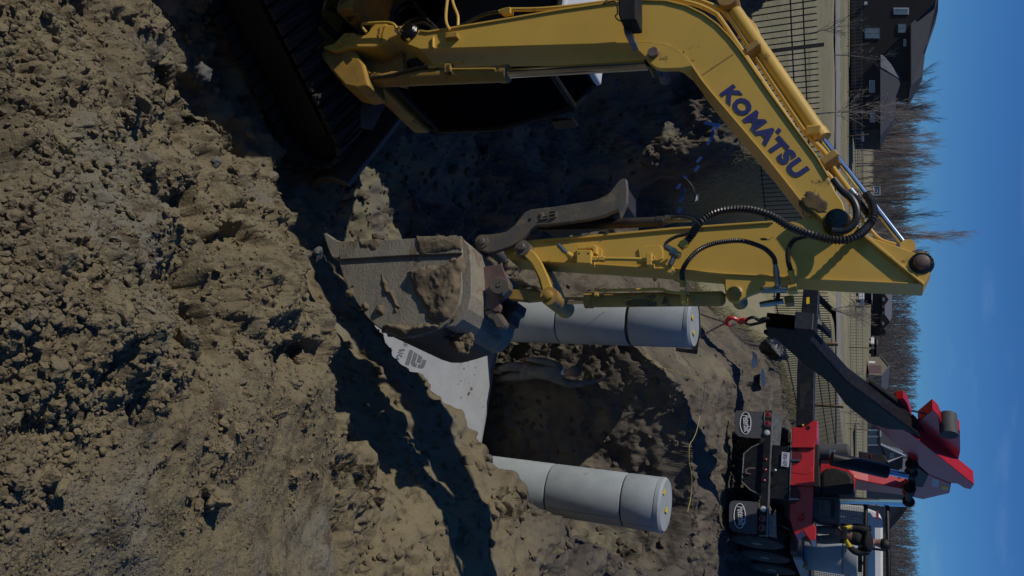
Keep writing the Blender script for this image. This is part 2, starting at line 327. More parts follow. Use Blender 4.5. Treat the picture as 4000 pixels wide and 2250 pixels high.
def make_terrain():
    cols = np.concatenate([np.radians(np.linspace(-62, -33, 60, endpoint=False)), np.radians(np.linspace(-33, -24, 170, endpoint=False)), np.radians(np.linspace(-24, 24, 1080)), np.radians(np.linspace(24, 33, 171)[1:]), np.radians(np.linspace(33, 62, 61)[1:])])
    nr = 2000; r = np.geomspace(.35, 900, nr); NR = 1520
    sinp, cosp = np.sin(cols)[:, None], np.cos(cols)[:, None]
    X = sinp * r; Y = cosp * r; Z = base_h(X, Y)
    dr = np.diff(r)[None, :]; dz = np.diff(Z, axis=1); ds = np.sqrt(dr ** 2 + dz ** 2)
    rm = (r[:-1] + r[1:])[None, :] / 2; zm = (Z[:, :-1] + Z[:, 1:]) / 2 - EYE; dist = np.sqrt(rm ** 2 + zm ** 2)
    inc = np.abs(dr * zm - dz * rm) / dist
    wgt = inc / dist + (0.30 + .6 * (rm < 4.5)) * ds / dist
    cw = np.concatenate([np.zeros((len(cols), 1)), np.cumsum(wgt, axis=1)], axis=1)
    G = np.empty((len(cols), NR))
    for i in range(len(cols)): G[i] = np.interp(np.linspace(0, cw[i, -1], NR), cw[i], r)
    # smooth the row layout between columns so that quads stay regular
    for _ in range(3): G[1:-1] = (G[:-2] + G[1:-1] * 2 + G[2:]) / 4
    X = sinp * G; Y = cosp * G; Z = base_h(X, Y)
    P = np.stack([X, Y, Z], -1); 
    du = np.gradient(P, axis=0); dv = np.gradient(P, axis=1); Nn = np.cross(du, dv)
    Nn /= np.linalg.norm(Nn, axis=-1, keepdims=True) + 1e-12; Nn *= np.sign(Nn[..., 2:3] + 1e-9)
    for _ in range(4): Nn[1:-1] = (Nn[:-2] + Nn[1:-1] + Nn[2:]) / 3; Nn[:, 1:-1] = (Nn[:, :-2] + Nn[:, 1:-1] + Nn[:, 2:]) / 3
    Nn /= np.linalg.norm(Nn, axis=-1, keepdims=True) + 1e-12
    Nn[..., 2] += .25; Nn /= np.linalg.norm(Nn, axis=-1, keepdims=True)
    dist = np.sqrt(X ** 2 + Y ** 2 + (Z - EYE) ** 2)
    d = pit_sd(X, Y); soil = 1 - sst(-1.4, -.2, Y - fence_y(X) + .35 * vnoise(X * 1.2, Y * 1.2, X * 0, 8))
    near = 1 - sst(6.5, 8, Y)
    # how lumpy: coarse on the left and on the crest, fine and crumbly low on the right
    coarse = np.clip(1 - sst(-.12, .55, X - .22 * (Y - 1.2) + .25 * vnoise(X * 2, Y * 2, X * 0, 9)), .12, 1)
    coarse = np.maximum(coarse, sst(3.0, 3.5, Y)) * (1 - .62 * sst(3.6, 4.4, Y) * (1 - sst(6.8, 7.6, Y)) * sst(-.6, 0, X))
    SR = np.linalg.norm(np.gradient(P, axis=1), axis=-1)
    SM = np.zeros(X.shape, np.float32); D = np.zeros(X.shape, np.float32); msk = soil > .01
    x, y, z = X[msk], Y[msk], Z[msk]; c = coarse[msk]; dd = dist[msk]; wall = sst(0, .3, d[msk]); far = 1 - near[msk]
    flat = far * (1 - wall)
    big = 1 + .25 * far; sr = SR[msk]
    def res(lam): return np.clip(2 - 4.5 * sr / lam, 0, 1)
    a = fbm(x, y, z, .5, 4, 1) * .115 * (.5 + .5 * c) * (1 + .8 * wall) * (1 - .4 * flat)
    rid = 1 - np.abs(fbm(x, y, z, .42, 4, 90)); a += (rid - .6) * .10 * c; a -= (1 - far) * c * .13 * sst(.12, .5, fbm(x, y, z, .33, 3, 120)) * (1 - .6 * flat)
    smr = wall * far * sst(-.02, .18, vnoise(x * 1.1, y * 1.1, z * 1.3, 71)); a *= 1 - .5 * smr
    lm = 1 - .88 * smr
    a += lm * lumps(x, y, z, .30, 10, .4) * .13 * c * big * (1 - .75 * flat)
    a += lm * lumps(x, y, z, .13, 20, .6) * .06 * res(.13) * (c * .9 + .02) * big * (1 - .6 * flat)
    a += lm * lumps(x, y, z, .06, 30, .75) * .036 * res(.06) * (c * .85 + .1) * np.clip(2.2 - dd * .09, 0, 1) * (1 - .3 * flat)
    a += fbm(x, y, z, .08, 4, 5) * .020 * res(.05) * (.3 + .7 * c)
    nearm = dd < 7
    xn, yn, zn = x[nearm], y[nearm], z[nearm]
    a[nearm] += lumps(xn, yn, zn, .034, 40, .8) * .021 * res(.034)[nearm] * (.45 + .55 * c[nearm])
    a[nearm] += lumps(xn, yn, zn, .016, 60, .85) * .0095 * res(.018)[nearm]
    # tooth and bucket scrapes down the walls
    sc = wall * far * (vnoise(x * .8, y * .8, z * .9, 77) > -.1)
    cr_ = 1 - np.abs(fbm(x, y, z, .28, 4, 140)); a += wall * far * (cr_ - .6) * .10 * (1 - .6 * smr)
    a -= sc * .03 * np.abs(vnoise(x * 9, y * 9, z * .6, 78)); a -= smr * .02 * np.abs(vnoise(x * 2, y * 2, z * 16, 79)); SM[msk] = smr
    D[msk] = a - .09 * c * (1 - .5 * flat)
    lawnd = (vnoise(X * .35, Y * .35, X * 0, 15) * .06 + vnoise(X * 5, Y * 5, X * 0, 16) * .012 * (dist < 40)) * (1 - soil)
    P = P + Nn * (D * soil)[..., None]; P[..., 2] += lawnd
    nc = len(cols); idx = np.arange(nc * NR).reshape(nc, NR)
    F = np.stack([idx[:-1, :-1], idx[1:, :-1], idx[1:, 1:], idx[:-1, 1:]], -1).reshape(-1, 4)
    o = npmesh('ground', P.reshape(-1, 3), F, [soil_material()], smooth=True)
    tag(o, kind='structure')
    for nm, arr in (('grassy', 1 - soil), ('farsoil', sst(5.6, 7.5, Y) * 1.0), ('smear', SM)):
        at = o.data.attributes.new(nm, 'FLOAT', 'POINT'); at.data.foreach_set('value', arr.astype(np.float32).ravel())
    return P, Nn, soil, d
def soil_material():
    m = bpy.data.materials.new('soil_and_lawn'); m.use_nodes = True; nt = m.node_tree; N = nt.nodes; L = nt.links
    p = N['Principled BSDF']; p.inputs['Roughness'].default_value = .95; p.inputs['Specular IOR Level'].default_value = .15
    tc = N.new('ShaderNodeTexCoord')
    def noise(sc, det=6, ro=.6, stretch=None):
        n = N.new('ShaderNodeTexNoise'); n.inputs['Scale'].default_value = sc; n.inputs['Detail'].default_value = det; n.inputs['Roughness'].default_value = ro
        if stretch:
            mp = N.new('ShaderNodeMapping'); mp.inputs['Scale'].default_value = stretch; L.new(tc.outputs['Object'], mp.inputs[0]); L.new(mp.outputs[0], n.inputs[0])
        else: L.new(tc.outputs['Object'], n.inputs['Vector'])
        return n.outputs['Fac']
    def rng_(v, a, b):
        r = N.new('ShaderNodeMapRange'); r.inputs['From Min'].default_value = a; r.inputs['From Max'].default_value = b; L.new(v, r.inputs['Value']); return r.outputs[0]
    def mix(f, a, b):
        x = N.new('ShaderNodeMix'); x.data_type = 'RGBA'; L.new(f, x.inputs[0])
        for i, v in ((6, a), (7, b)):
            if isinstance(v, tuple): x.inputs[i].default_value = (*v, 1)
            else: L.new(v, x.inputs[i])
        return x.outputs[2]
    def attr(n):
        a = N.new('ShaderNodeAttribute'); a.attribute_name = n; return a.outputs['Fac']
    near = mix(rng_(noise(2.2), .40, .62), (.240, .200, .118), (.185, .150, .090))
    near = mix(rng_(noise(5.5, 8, .7), .55, .70), near, (.185, .170, .135))
    near = mix(rng_(noise(1.1, 4), .56, .68), near, (.225, .205, .155))
    near = mix(rng_(noise(7, 6, .65), .54, .64), near, (.125, .098, .062))
    near = mix(rng_(noise(70, 3, .7), .60, .74), near, (.33, .29, .20))
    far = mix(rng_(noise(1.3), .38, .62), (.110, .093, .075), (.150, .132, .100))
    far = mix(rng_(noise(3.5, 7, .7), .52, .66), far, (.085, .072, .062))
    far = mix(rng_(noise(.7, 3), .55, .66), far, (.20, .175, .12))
    sm = mix(rng_(noise(2.2), .45, .60), (.215, .195, .125), (.165, .155, .135))
    fx = N.new('ShaderNodeMath'); fx.operation = 'MULTIPLY'; L.new(attr('smear'), fx.inputs[0]); fx.inputs[1].default_value = .85
    far = mix(fx.outputs[0], far, sm)
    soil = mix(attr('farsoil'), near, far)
    gr = mix(rng_(noise(.5, 5), .40, .62), (.270, .245, .155), (.215, .210, .125))
    gr = mix(rng_(noise(9, 5, .7, (1, .35, 1)), .45, .65), gr, (.175, .165, .095))
    gr = mix(rng_(noise(.12, 4, .6, (.25, 1, 1)), .45, .62), gr, (.29, .26, .175))
    L.new(mix(attr('grassy'), soil, gr), p.inputs['Base Color'])
    b = N.new('ShaderNodeBump'); b.inputs['Distance'].default_value = .006; L.new(noise(120, 6, .7), b.inputs['Height'])
    b2 = N.new('ShaderNodeBump'); b2.inputs['Distance'].default_value = .015; L.new(noise(28, 6, .7), b2.inputs['Height']); L.new(b.outputs[0], b2.inputs['Normal']); L.new(b2.outputs[0], p.inputs['Normal'])
    return m
TP, TN, TSOIL, TD = make_terrain()

def ico(sub):
    bm = bmesh.new(); bmesh.ops.create_icosphere(bm, subdivisions=sub, radius=1); V = np.array([v.co[:] for v in bm.verts]); F = np.array([[v.index for v in f.verts] for f in bm.faces]); bm.free(); return V, F
def clod_batch(pts, rad, sub, seed):
    V0, F0 = ico(sub); n = len(pts); r = np.random.default_rng(seed)
    q = r.normal(size=(n, 3, 3)); Q, _ = np.linalg.qr(q); sc = r.uniform(.6, 1.15, (n, 1, 3))
    off = r.uniform(0, 100, (n, 1, 1)); VV = np.broadcast_to(V0, (n,) + V0.shape)
    k = VV * 1.1 + off; dsp = 1 + .20 * vnoise(k[..., 0], k[..., 1], k[..., 2], seed) + .16 * vnoise(k[..., 0] * 2.7, k[..., 1] * 2.7, k[..., 2] * 2.7, seed + 1)
    if sub >= 3: dsp = dsp + .30 * lumps(VV[..., 0] + off[..., 0], VV[..., 1], VV[..., 2], .4, seed) + .25 * lumps(VV[..., 0] + off[..., 0], VV[..., 1], VV[..., 2], .17, seed + 5) - .1 * np.abs(vnoise(k[..., 0] * 3, k[..., 1] * 3, k[..., 2] * 3, seed))
    pn = r.normal(size=(n, 9, 3)); pn /= np.linalg.norm(pn, axis=-1, keepdims=True); hh = r.uniform(.45, .86, (n, 9))
    U0 = V0 / np.linalg.norm(V0, axis=1, keepdims=True); dt = np.einsum('nkj,vj->nvk', pn, U0); cut = np.where(dt > .05, hh[:, None, :] / np.maximum(dt, .05), 9).min(-1)
    dsp = dsp * np.minimum(1.05, cut)
    W = np.einsum('nij,nvj->nvi', Q, VV * sc) * dsp[..., None] * rad[:, None, None] + pts[:, None, :]
    F = (F0[None] + (np.arange(n) * len(V0))[:, None, None]).reshape(-1, 3)
    return W.reshape(-1, 3), F
def scatter_clods():
    dist = np.sqrt((TP[..., 0]) ** 2 + TP[..., 1] ** 2 + (TP[..., 2] - EYE) ** 2)
    ok = (TSOIL > .9); allV = []; allF = []; base = 0
    ang = np.abs(np.arctan2(TP[..., 0], TP[..., 1])) < R(36)
    def pick(mask, n):
        ids = np.flatnonzero((mask & ok & ang).ravel()); return TP.reshape(-1, 3)[rng.choice(ids, n)]
    Xx, Yy = TP[..., 0], TP[..., 1]
    crumb = (dist < 4.5) & (Xx < .05 + .28 * Yy + .25 * np.sin(Xx * 7 + Yy * 5))
    jobs = [(dist < 5, 26000, .0025, .008, 1), (crumb, 7500, .006, .017, 2), (crumb, 520, .014, .032, 3), (crumb & (Yy > 1.4), 34, .028, .062, 4),
            ((dist > 5) & (dist < 9), 1500, .02, .07, 2), ((dist > 9) & (dist < 19), 3600, .02, .09, 2), ((dist > 11) & (dist < 18) & (TD > -.6), 130, .06, .15, 4)]
    for i, (mk, n, a, b, sub) in enumerate(jobs):
        pts = pick(mk, n); rad = a * (b / a) ** (rng.random(n) ** 2.0); pts = pts + np.array([0, 0, 1]) * rad[:, None] * .25
        V, F = clod_batch(pts, rad, sub, 100 + i); allV.append(V); allF.append(F + base); base += len(V)
    m = clod_material()
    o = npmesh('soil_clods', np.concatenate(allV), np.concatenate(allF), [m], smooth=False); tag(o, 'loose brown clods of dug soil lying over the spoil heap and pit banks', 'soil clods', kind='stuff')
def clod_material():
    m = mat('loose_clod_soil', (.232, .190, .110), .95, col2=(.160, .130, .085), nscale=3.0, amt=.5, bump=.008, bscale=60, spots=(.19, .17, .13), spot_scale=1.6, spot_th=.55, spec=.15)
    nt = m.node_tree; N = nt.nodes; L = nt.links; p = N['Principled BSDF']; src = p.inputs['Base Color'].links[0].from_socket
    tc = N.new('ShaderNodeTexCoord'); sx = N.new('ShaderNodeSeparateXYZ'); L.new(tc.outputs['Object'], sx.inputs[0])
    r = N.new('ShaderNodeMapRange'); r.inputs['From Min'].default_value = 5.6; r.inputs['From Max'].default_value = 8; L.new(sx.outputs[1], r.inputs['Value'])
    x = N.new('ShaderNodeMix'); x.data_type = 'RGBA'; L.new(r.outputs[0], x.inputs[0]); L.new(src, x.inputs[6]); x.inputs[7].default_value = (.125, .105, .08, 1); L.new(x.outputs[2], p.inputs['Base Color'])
    return m
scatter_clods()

# ------------------------------------------------------------------ excavator
TH = R(18)
E = Frame((-.2, 4.95), (math.cos(TH), -math.sin(TH))); EN = E.n
def slabE(px, o1, o2, mb=None, m=0, fr=None):
    fr = fr or E; mb = mb or MB(); return mb.prism(fr.poly(px, o1), fr.n * (o2 - o1), m)
def arc(cx, cy, r, a0, a1, n=10): return [(cx + r * math.cos(R(a0 + (a1 - a0) * i / n)), cy + r * math.sin(R(a0 + (a1 - a0) * i / n))) for i in range(n + 1)]
EX = thing('excavator', 'yellow tracked excavator with long bent boom, its muddy bucket hanging over the pit', 'excavator', E.at(-3, 0, -2.4))
# boom ---------------------------------------------------------------
BW = .14
boom_px = [(1587, 172), (1560, 150), (1556, 120), (1575, 95), (1610, 98), (1645, 122), (1669, 128), (1850, 99), (2000, 74), (2180, 43), (2380, 14), (2500, 3), (2600, 6), (2680, 26), (2745, 58), (2800, 98), (2850, 150), (2900, 215), (3000, 360), (3100, 498), (3190, 620), (3235, 690), (3262, 745), (3292, 790)] + arc(3280, 862, 44, -60, 110, 10) + [(3215, 862), (3128, 782), (3000, 622), (2880, 480), (2776, 358), (2740, 312), (2706, 262), (2676, 222), (2640, 192), (2598, 174), (2538, 165), (2411, 165), (2320, 172), (2000, 181), (1641, 192)]
bb = slabE(boom_px, BW, -BW)
B = obj('boom', bb, M['yellow'], EX, bevel=.006)
# proud flange plates along the two edges
def strip(px, off1, off2, wdt, side=1):
    """a ribbon following an edge, wdt px wide towards the inside"""
    out = []; n = len(px)
    for i in range(n):
        a = Vector(px[max(i - 1, 0)]); b = Vector(px[min(i + 1, n - 1)]); t = (b - a).normalized(); out.append((px[i][0] - t.y * wdt * side, px[i][1] + t.x * wdt * side))
    mb = MB()
    for i in range(n - 1):
        q = [px[i], px[i + 1], out[i + 1], out[i]]; mb.prism(E.poly(q, off1), EN * (off2 - off1))
    return mb
def ribbon(px, th, off1, off2):
    """plate standing across the boom, th px thick, running from off1 to off2"""
    a = [Vector(p) for p in px]; n = len(a); o = []
    for i in range(n):
        t = (a[min(i + 1, n - 1)] - a[max(i - 1, 0)]).normalized(); o.append(a[i] + Vector((t.y, -t.x)) * th)
    outline = [tuple(p) for p in a] + [tuple(p) for p in reversed(o)]
    return MB().prism(E.poly(outline, off1), EN * (off2 - off1))
top_edge = [(1640, 122), (1669, 126), (1850, 97), (2000, 72), (2180, 41), (2380, 12), (2500, 1), (2600, 4), (2680, 24), (2745, 56), (2800, 96), (2850, 148), (2900, 213), (3000, 358), (3100, 496), (3190, 618), (3232, 690)]
obj('top_flange', ribbon(top_edge, 7, BW + .013, -BW - .013), M['yellow'], B, bevel=.003)
bot_edge = [(2405, 162), (2538, 162), (2598, 171), (2640, 189), (2678, 219), (2709, 260), (2743, 310), (2779, 356), (2883, 478), (3003, 620), (3128, 778)]
obj('belly_flange', ribbon([tuple(p) for p in reversed(bot_edge)], 6, BW + .012, -BW - .012), M['yellow'], B, bevel=.003)
# ears that hold the boom cylinder
ear = [(2480, 166), (2492, 196), (2513, 215), (2535, 244), (2560, 262), (2580, 268), (2657, 266), (2700, 258), (2660, 200), (2600, 170)]
for s in (1, -1): obj('cylinder_ear', slabE(ear, s * (BW + .012), s * (BW - .03)), M['yellow'], B, bevel=.004)
pc = E.pt(2554, 212, BW + .01); obj('pin', MB().cyl(pc + EN * .035, pc - EN * .34, .038, 24), M['rust'], B, smooth=True, bevel=.004)
pc = E.pt(3269, 866, BW); obj('pin', MB().lathe(pc + EN * .055, -EN, [(0, .03), (0.005, .062), (.03, .07), (.06, .078), (.39, .07), (.40, .02)], 28), M['grease'], B, smooth=True)
pc = E.pt(1600, 128, BW); obj('pin', MB().lathe(pc + EN * .06, -EN, [(0, .02), (.01, .06), (.04, .085), (.34, .085), (.4, .05)], 24), M['grease'], B, smooth=True)
rib = E.poly([(1686, 140), (1693, 140), (1693, 184), (1686, 184)], BW + .02); obj('end_rib', MB().prism(rib, -EN * .03), M['yellow'], B, bevel=.006)
weld = E.poly([(2742, 290), (2746, 292), (2866, 212), (2862, 209)], BW + .003); obj('weld_seam', MB().prism(weld, -EN * .006), M['yellow_dirty'], B)
# lettering on the boom side
def lettering(name, text, p0, p1, height, up, n, mat_, parent, bold=0.0, depth=.003, shear=0.0):
    """text mapped so that it runs from p0 to p1 with the given cap height"""
    cu = bpy.data.curves.new(name, 'FONT'); cu.body = text; cu.extrude = 0.0; cu.offset = bold; cu.size = 1; cu.space_character = 1.10 if bold > .03 else 1.0; cu.shear = shear; cu.resolution_u = 3
    t = bpy.data.objects.new(name, cu); S.collection.objects.link(t)
    dg = bpy.context.evaluated_depsgraph_get(); me0 = t.evaluated_get(dg).to_mesh()
    vs = [v.co.copy() for v in me0.vertices]; fs = [tuple(p.vertices) for p in me0.polygons]; t.evaluated_get(dg).to_mesh_clear()
    bpy.data.objects.remove(t); bpy.data.curves.remove(cu)
    x0 = min(v.x for v in vs); x1 = max(v.x for v in vs); y0 = min(v.y for v in vs if True); y1 = max(v.y for v in vs)
    run = (p1 - p0); L_ = run.length; run = run / L_; upv = (up - run * up.dot(run)).normalized()
    nv = [p0 + run * ((v.x - x0) / (x1 - x0) * L_) + upv * ((v.y - y0) / (y1 - y0) * height) + n * .0 for v in vs]
    mb = MB(); mb.add(nv, fs); 
    o = obj(name, mb, mat_, parent)
    sol = o.modifiers.new('thickness', 'SOLIDIFY'); sol.thickness = depth; sol.offset = 0
    return o
p0 = E.pt(2811, 366, BW + .003); p1 = E.pt(3106, 702, BW + .003); pu = E.pt(2859, 326, BW + .003) - p0
lettering('lettering', 'KOMATSU', p0, p1, pu.length * 1.05, pu, EN, M['blueletter'], B, bold=.05)
obj('lettering_dot', MB().prism(E.poly([(3030, 512), (3043, 524), (3053, 509), (3041, 498)], BW + .0035), -EN * .002), M['blueletter'], B)
# boom pipes and clamps -----------------------------------------------
def pipeE(name, px, off, r, mat_, parent, n=5, seg=10, closed=True):
    return obj(name, MB().tube(smoothpath([E.pt(x, y, off if not isinstance(off, list) else off[i]) for i, (x, y) in enumerate(px)], n), r, seg), mat_, parent, smooth=True)
pipeE('oil_pipe', [(1950, 46), (1985, 38), (2100, 36), (2230, 25), (2400, 4), (2520, -8), (2620, -4), (2720, 18), (2790, 50), (2815, 75), (2900, 200), (3000, 350), (3080, 468), (3140, 560), (3175, 610), (3195, 640)], .10, .016, M['yellow'], B)
pipeE('oil_pipe', [(2700, -10), (2800, 30), (2845, 62), (2930, 190), (3010, 312), (3090, 432), (3150, 520), (3205, 580), (3230, 610), (3250, 650), (3330, 760)], .02, .017, M['yellow'], B)
pipeE('oil_pipe', [(2880, 20), (2905, 62), (2945, 100), (2975, 165), (3010, 240), (3070, 330), (3150, 440), (3180, 470), (3195, 500)], -.08, .013, M['yellow'], B)
for x, y in ((2945, 212), (3243, 640)):
    c = E.pt(x, y, .03); obj('pipe_clamp', MB().box(c, (.11, .20, .05), axes=((E.pt(x + 20, y - 14, .03) - c).normalized(), EN, (E.pt(x + 14, y + 20, .03) - c).normalized())), M['yellow_dirty'], B, bevel=.01)
c = E.pt(1982, 47, .10); obj('pipe_clamp', MB().box(c, (.05, .07, .08)), M['yellow'], B, bevel=.006)
pipeE('oil_hose', [(1950, 46), (1900, 55), (1850, 75), (1800, 102), (1760, 112)], .09, .015, M['hose'], B)
# guard rod
pipeE('guard_rod', [(1757, 118), (1744, 90), (1742, 50), (1750, -20)], BW + .03, .013, M['yellow'], B)
pipeE('guard_rod', [(1789, 104), (1788, 62), (1772, 20), (1762, -20)], .02, .013, M['yellow'], B)
obj('rod_bracket', slabE([(1735, 128), (1785, 122), (1785, 144), (1736, 148)], BW + .04, BW - .02), M['yellow_dirty'], B, bevel=.006)
# work lamp
WL = obj('work_lamp', slabE([(2414, -70), (2486, -74), (2486, 78), (2424, 82), (2414, 50)], BW + .30, BW + .14), M['blackmatte'], B, bevel=.012)
obj('lamp_bracket', slabE([(2433, 55), (2460, 55), (2465, 130), (2441, 136), (2436, 118)], BW + .20, BW + .185), M['galv'], B, bevel=.002)
obj('lamp_bracket', slabE([(2441, 116), (2465, 112), (2465, 130), (2441, 136)], BW + .20, BW), M['galv'], B, bevel=.002)
pipeE('lamp_wire', [(2372, 0), (2355, 18), (2380, 8), (2406, 10), (2412, 50), (2404, 62), (2412, 76), (2436, 86)], BW + .13, .005, M['hose'], B, seg=6)
# boom cylinder ---------------------------------------------------------
a, b = E.pt(1388, 315, 0), E.pt(1985, 288, 0); ax = (b - a).normalized()
BC = obj('boom_cylinder', MB().lathe(a, ax, [(0, .045), (.01, .066), ((b - a).length - .05, .066), ((b - a).length - .05, .072), ((b - a).length, .072), ((b - a).length + .004, .05)], 28), M['yellow_dirty'], EX, smooth=True)
e_ = E.pt(2562, 253, 0); obj('rod', MB().cyl(b, e_, .037, 24), M['chrome'], BC, smooth=True)
obj('rod_eye', MB().cyl(e_ + EN * .07, e_ - EN * .07, .065, 24), M['grease'], BC, smooth=True)
c = E.pt(1365, 318, 0); obj('barrel_eye', MB().cyl(c + EN * .09, c - EN * .09, .075, 24), M['grease'], BC, smooth=True)
pipeE('oil_pipe', [(1660, 255), (1690, 262), (1740, 248), (1790, 245), (1808, 241)], .07, .013, M['yellow'], BC)
pipeE('oil_pipe', [(1748, 262), (1765, 270), (1850, 270), (1905, 269), (1935, 270)], .07, .009, M['yellow'], BC)
obj('pipe_clamp', slabE([(1735, 240), (1760, 240), (1762, 282), (1735, 282)], .09, .03), M['yellow_dirty'], BC, bevel=.004)
pipeE('oil_hose', [(1400, 298), (1460, 304), (1520, 296), (1600, 274), (1672, 258)], .075, .015, M['hose'], BC)
# swing bracket -----------------------------------------------------------
cast1 = [(1258, 186), (1304, 202), (1369, 185), (1456, 185), (1485, 176), (1521, 150), (1560, 140), (1590, 160), (1615, 130), (1590, 98), (1560, 100), (1518, 96), (1487, 82), (1472, 77), (1456, 80), (1447, 102), (1441, 121), (1425, 136), (1391, 136), (1384, 126), (1345, 126), (1304, 170), (1270, 178)]
SB = obj('swing_bracket', slabE(cast1, .17, -.15), M['yellow'], EX, bevel=.012)
cast2 = [(1170, -90), (1178, 70), (1200, 140), (1235, 195), (1290, 270), (1345, 335), (1392, 345), (1440, 335), (1420, 250), (1380, 190), (1304, 204), (1258, 188), (1240, 150), (1246, 80), (1275, 0), (1290, -90)]
obj('casting', slabE(cast2, .13, -.16), M['yellow_dirty'], SB, bevel=.02)
for o_, m_ in (([(1400, 200), (1500, 190), (1570, 200), (1580, 330), (1420, 300)], 'yellow_dirty'),):
    obj('lower_web', slabE(o_, -.02, -.10), M[m_], SB, bevel=.01)
pipeE('grab_rail', [(1432, 128), (1417, 108), (1418, 93), (1440, 91), (1500, 88), (1530, 91), (1545, 102), (1550, 112)], .23, .012, M['yellow'], SB)
c = E.pt(1337, 174, .17); obj('grease_plug', MB().cyl(c + EN * .05, c, .02, 14), M['yellow'], SB, smooth=True)
for i in range(5):
    c = E.pt(1556 + 10 * math.cos(i * 1.25), 118 + 10 * math.sin(i * 1.25), .21); obj('bolt', MB().cyl(c + EN * .02, c - EN * .02, .009, 6), M['steel'], SB)
q0 = E.pt(1473, 145, .173); q1 = E.pt(1479, 108, .173); lettering('casting_mark', 'PE1V E2', q0, q1, .02, E.pt(1490, 126, .173) - q0, EN, M['yellow_dirty'], SB, depth=.004)
q0 = E.pt(1484, 168, .173); q1 = E.pt(1499, 103, .173); lettering('casting_mark', '11-24111-22-712', q0, q1, .014, E.pt(1505, 135, .173) - q0, EN, M['yellow_dirty'], SB, depth=.004)
# hoses that loop between machine and boom foot
for (px, off, r_) in (([(1520, 90), (1545, 30), (1580, 2), (1610, 0), (1640, 40), (1680, 92)], -.18, .018), ([(1535, 92), (1560, 45), (1600, 25), (1640, 45), (1690, 100)], -.24, .018), ([(1550, 95), (1580, 60), (1620, 48), (1660, 70), (1700, 118)], -.3, .018), ([(1575, 100), (1600, 80), (1640, 72), (1680, 90), (1710, 122)], -.2, .02), ([(1590, 108), (1620, 92), (1660, 92), (1700, 120)], -.14, .014)):
    pipeE('loop_hose', px, off, r_, M['hose'], SB)
# stick --------------------------------------------------------------------
SW = .105
stick_px = [(2076, 936), (2314, 917), (2625, 888), (2700, 885), (2900, 869), (2980, 864), (3020, 861), (3080, 868), (3150, 850), (3200, 822), (3280, 815), (3340, 850), (3357, 900), (3378, 918), (3500, 960), (3621, 1004), (3640, 1030), (3640, 1046), (3608, 1112), (3207, 1094), (3031, 1081), (2829, 1071), (2700, 1061), (2666, 1056), (2304, 1033), (2107, 1022), (1990, 1014), (1968, 990), (1980, 955)]
ST = obj('stick', slabE(stick_px, SW, -SW), M['yellow'], EX, bevel=.005)
obj('nose_stiffener', slabE([(3345, 902), (3362, 898), (3612, 1106), (3606, 1114)], SW + .03, SW - .01), M['yellow'], ST, bevel=.004)
obj('edge_flange', slabE([(2304, 1033), (2666, 1056), (2829, 1071), (3031, 1081), (3207, 1094), (3608, 1112), (3607, 1106), (3207, 1087), (3031, 1075), (2829, 1065), (2666, 1050), (2304, 1027)], SW + .015, SW - .01), M['yellow'], ST, bevel=.003)
obj('edge_flange', slabE([(2110, 934), (2314, 917), (2625, 888), (2900, 869), (3020, 861), (3020, 869), (2900, 877), (2625, 897), (2314, 926), (2110, 942)], SW + .015, SW - .01), M['yellow'], ST, bevel=.003)
pc = E.pt(3600, 1029, SW); obj('pin', MB().lathe(pc + EN * .05, -EN, [(0, .03), (.004, .036), (.02, .042), (.31, .042), (.315, .03)], 24), M['rust'], ST, smooth=True)
obj('grease_ring', MB().lathe(pc + EN * .008, -EN, [(0, .05), (.003, .062), (.02, .064)], 24), M['grease'], ST, smooth=True)
# bracket for the bucket cylinder
earp = [(2832, 1066), (2832, 1120), (2838, 1152)] + arc(2870, 1144, 37, 160, 45, 8) + [(2923, 1154), (2975, 1135), (3040, 1128), (3050, 1078)]
for s in (1, -1): obj('cylinder_ear', slabE(earp, s * SW, s * (SW - .035)), M['yellow'], ST, bevel=.004)
pc = E.pt(2872, 1143, SW); obj('pin', MB().lathe(pc + EN * .04, -EN, [(0, .02), (.004, .028), (.02, .03), (.03, .045), (.25, .045)], 24), M['yellow_dirty'], ST, smooth=True)
# valve blocks, doubler plates and fittings on the stick side
for px in ([(2222, 985), (2250, 955), (2320, 952), (2352, 975), (2350, 1002), (2320, 1020), (2240, 1018)], [(2492, 970), (2512, 961), (2580, 958), (2590, 985), (2588, 1010), (2560, 1022), (2500, 1018)]):
    obj('doubler_plate', slabE(px, SW + .012, SW - .002), M['yellow'], ST, bevel=.003)
vb = obj('valve_block', slabE([(2252, 975), (2309, 975), (2309, 1030), (2252, 1027)], SW + .09, SW), M['yellow'], ST, bevel=.005)
for x in (2262, 2298):
    c = E.pt(x, 990, SW + .0905); obj('screw_hole', MB().cyl(c + EN * .001, c - EN * .002, .006, 12), M['black'], vb)
obj('valve_block', slabE([(2250, 965), (2318, 957), (2330, 962), (2330, 990), (2318, 990), (2312, 970), (2258, 974)], SW + .05, SW), M['yellow'], ST, bevel=.005)
obj('hose_coupler', MB().tube([E.pt(2182, 958, SW + .06), E.pt(2202, 980, SW + .06), E.pt(2218, 992, SW + .06)], [.017, .017, .014], 12), M['zinc'], ST, smooth=True)
obj('hose_coupler', MB().tube([E.pt(2218, 992, SW + .06), E.pt(2240, 1006, SW + .06)], .019, 12), M['yellow'], ST, smooth=True)
pipeE('oil_pipe', [(2305, 1012), (2330, 1012), (2358, 1011), (2440, 1012), (2510, 1014), (2540, 1017), (2570, 1028), (2600, 1040)], SW + .06, .013, M['yellow'], ST)
for x in (2325, 2352): c = E.pt(x, 1012, SW + .06); obj('pipe_nut', MB().cyl(c - E.h * .0 - Vector((0, 0, .018)), c + Vector((0, 0, .018)), .021, 6), M['yellow'], ST)
obj('pipe_clamp', slabE([(2524, 985), (2545, 985), (2547, 1035), (2524, 1035)], SW + .09, SW), M['yellow'], ST, bevel=.004)
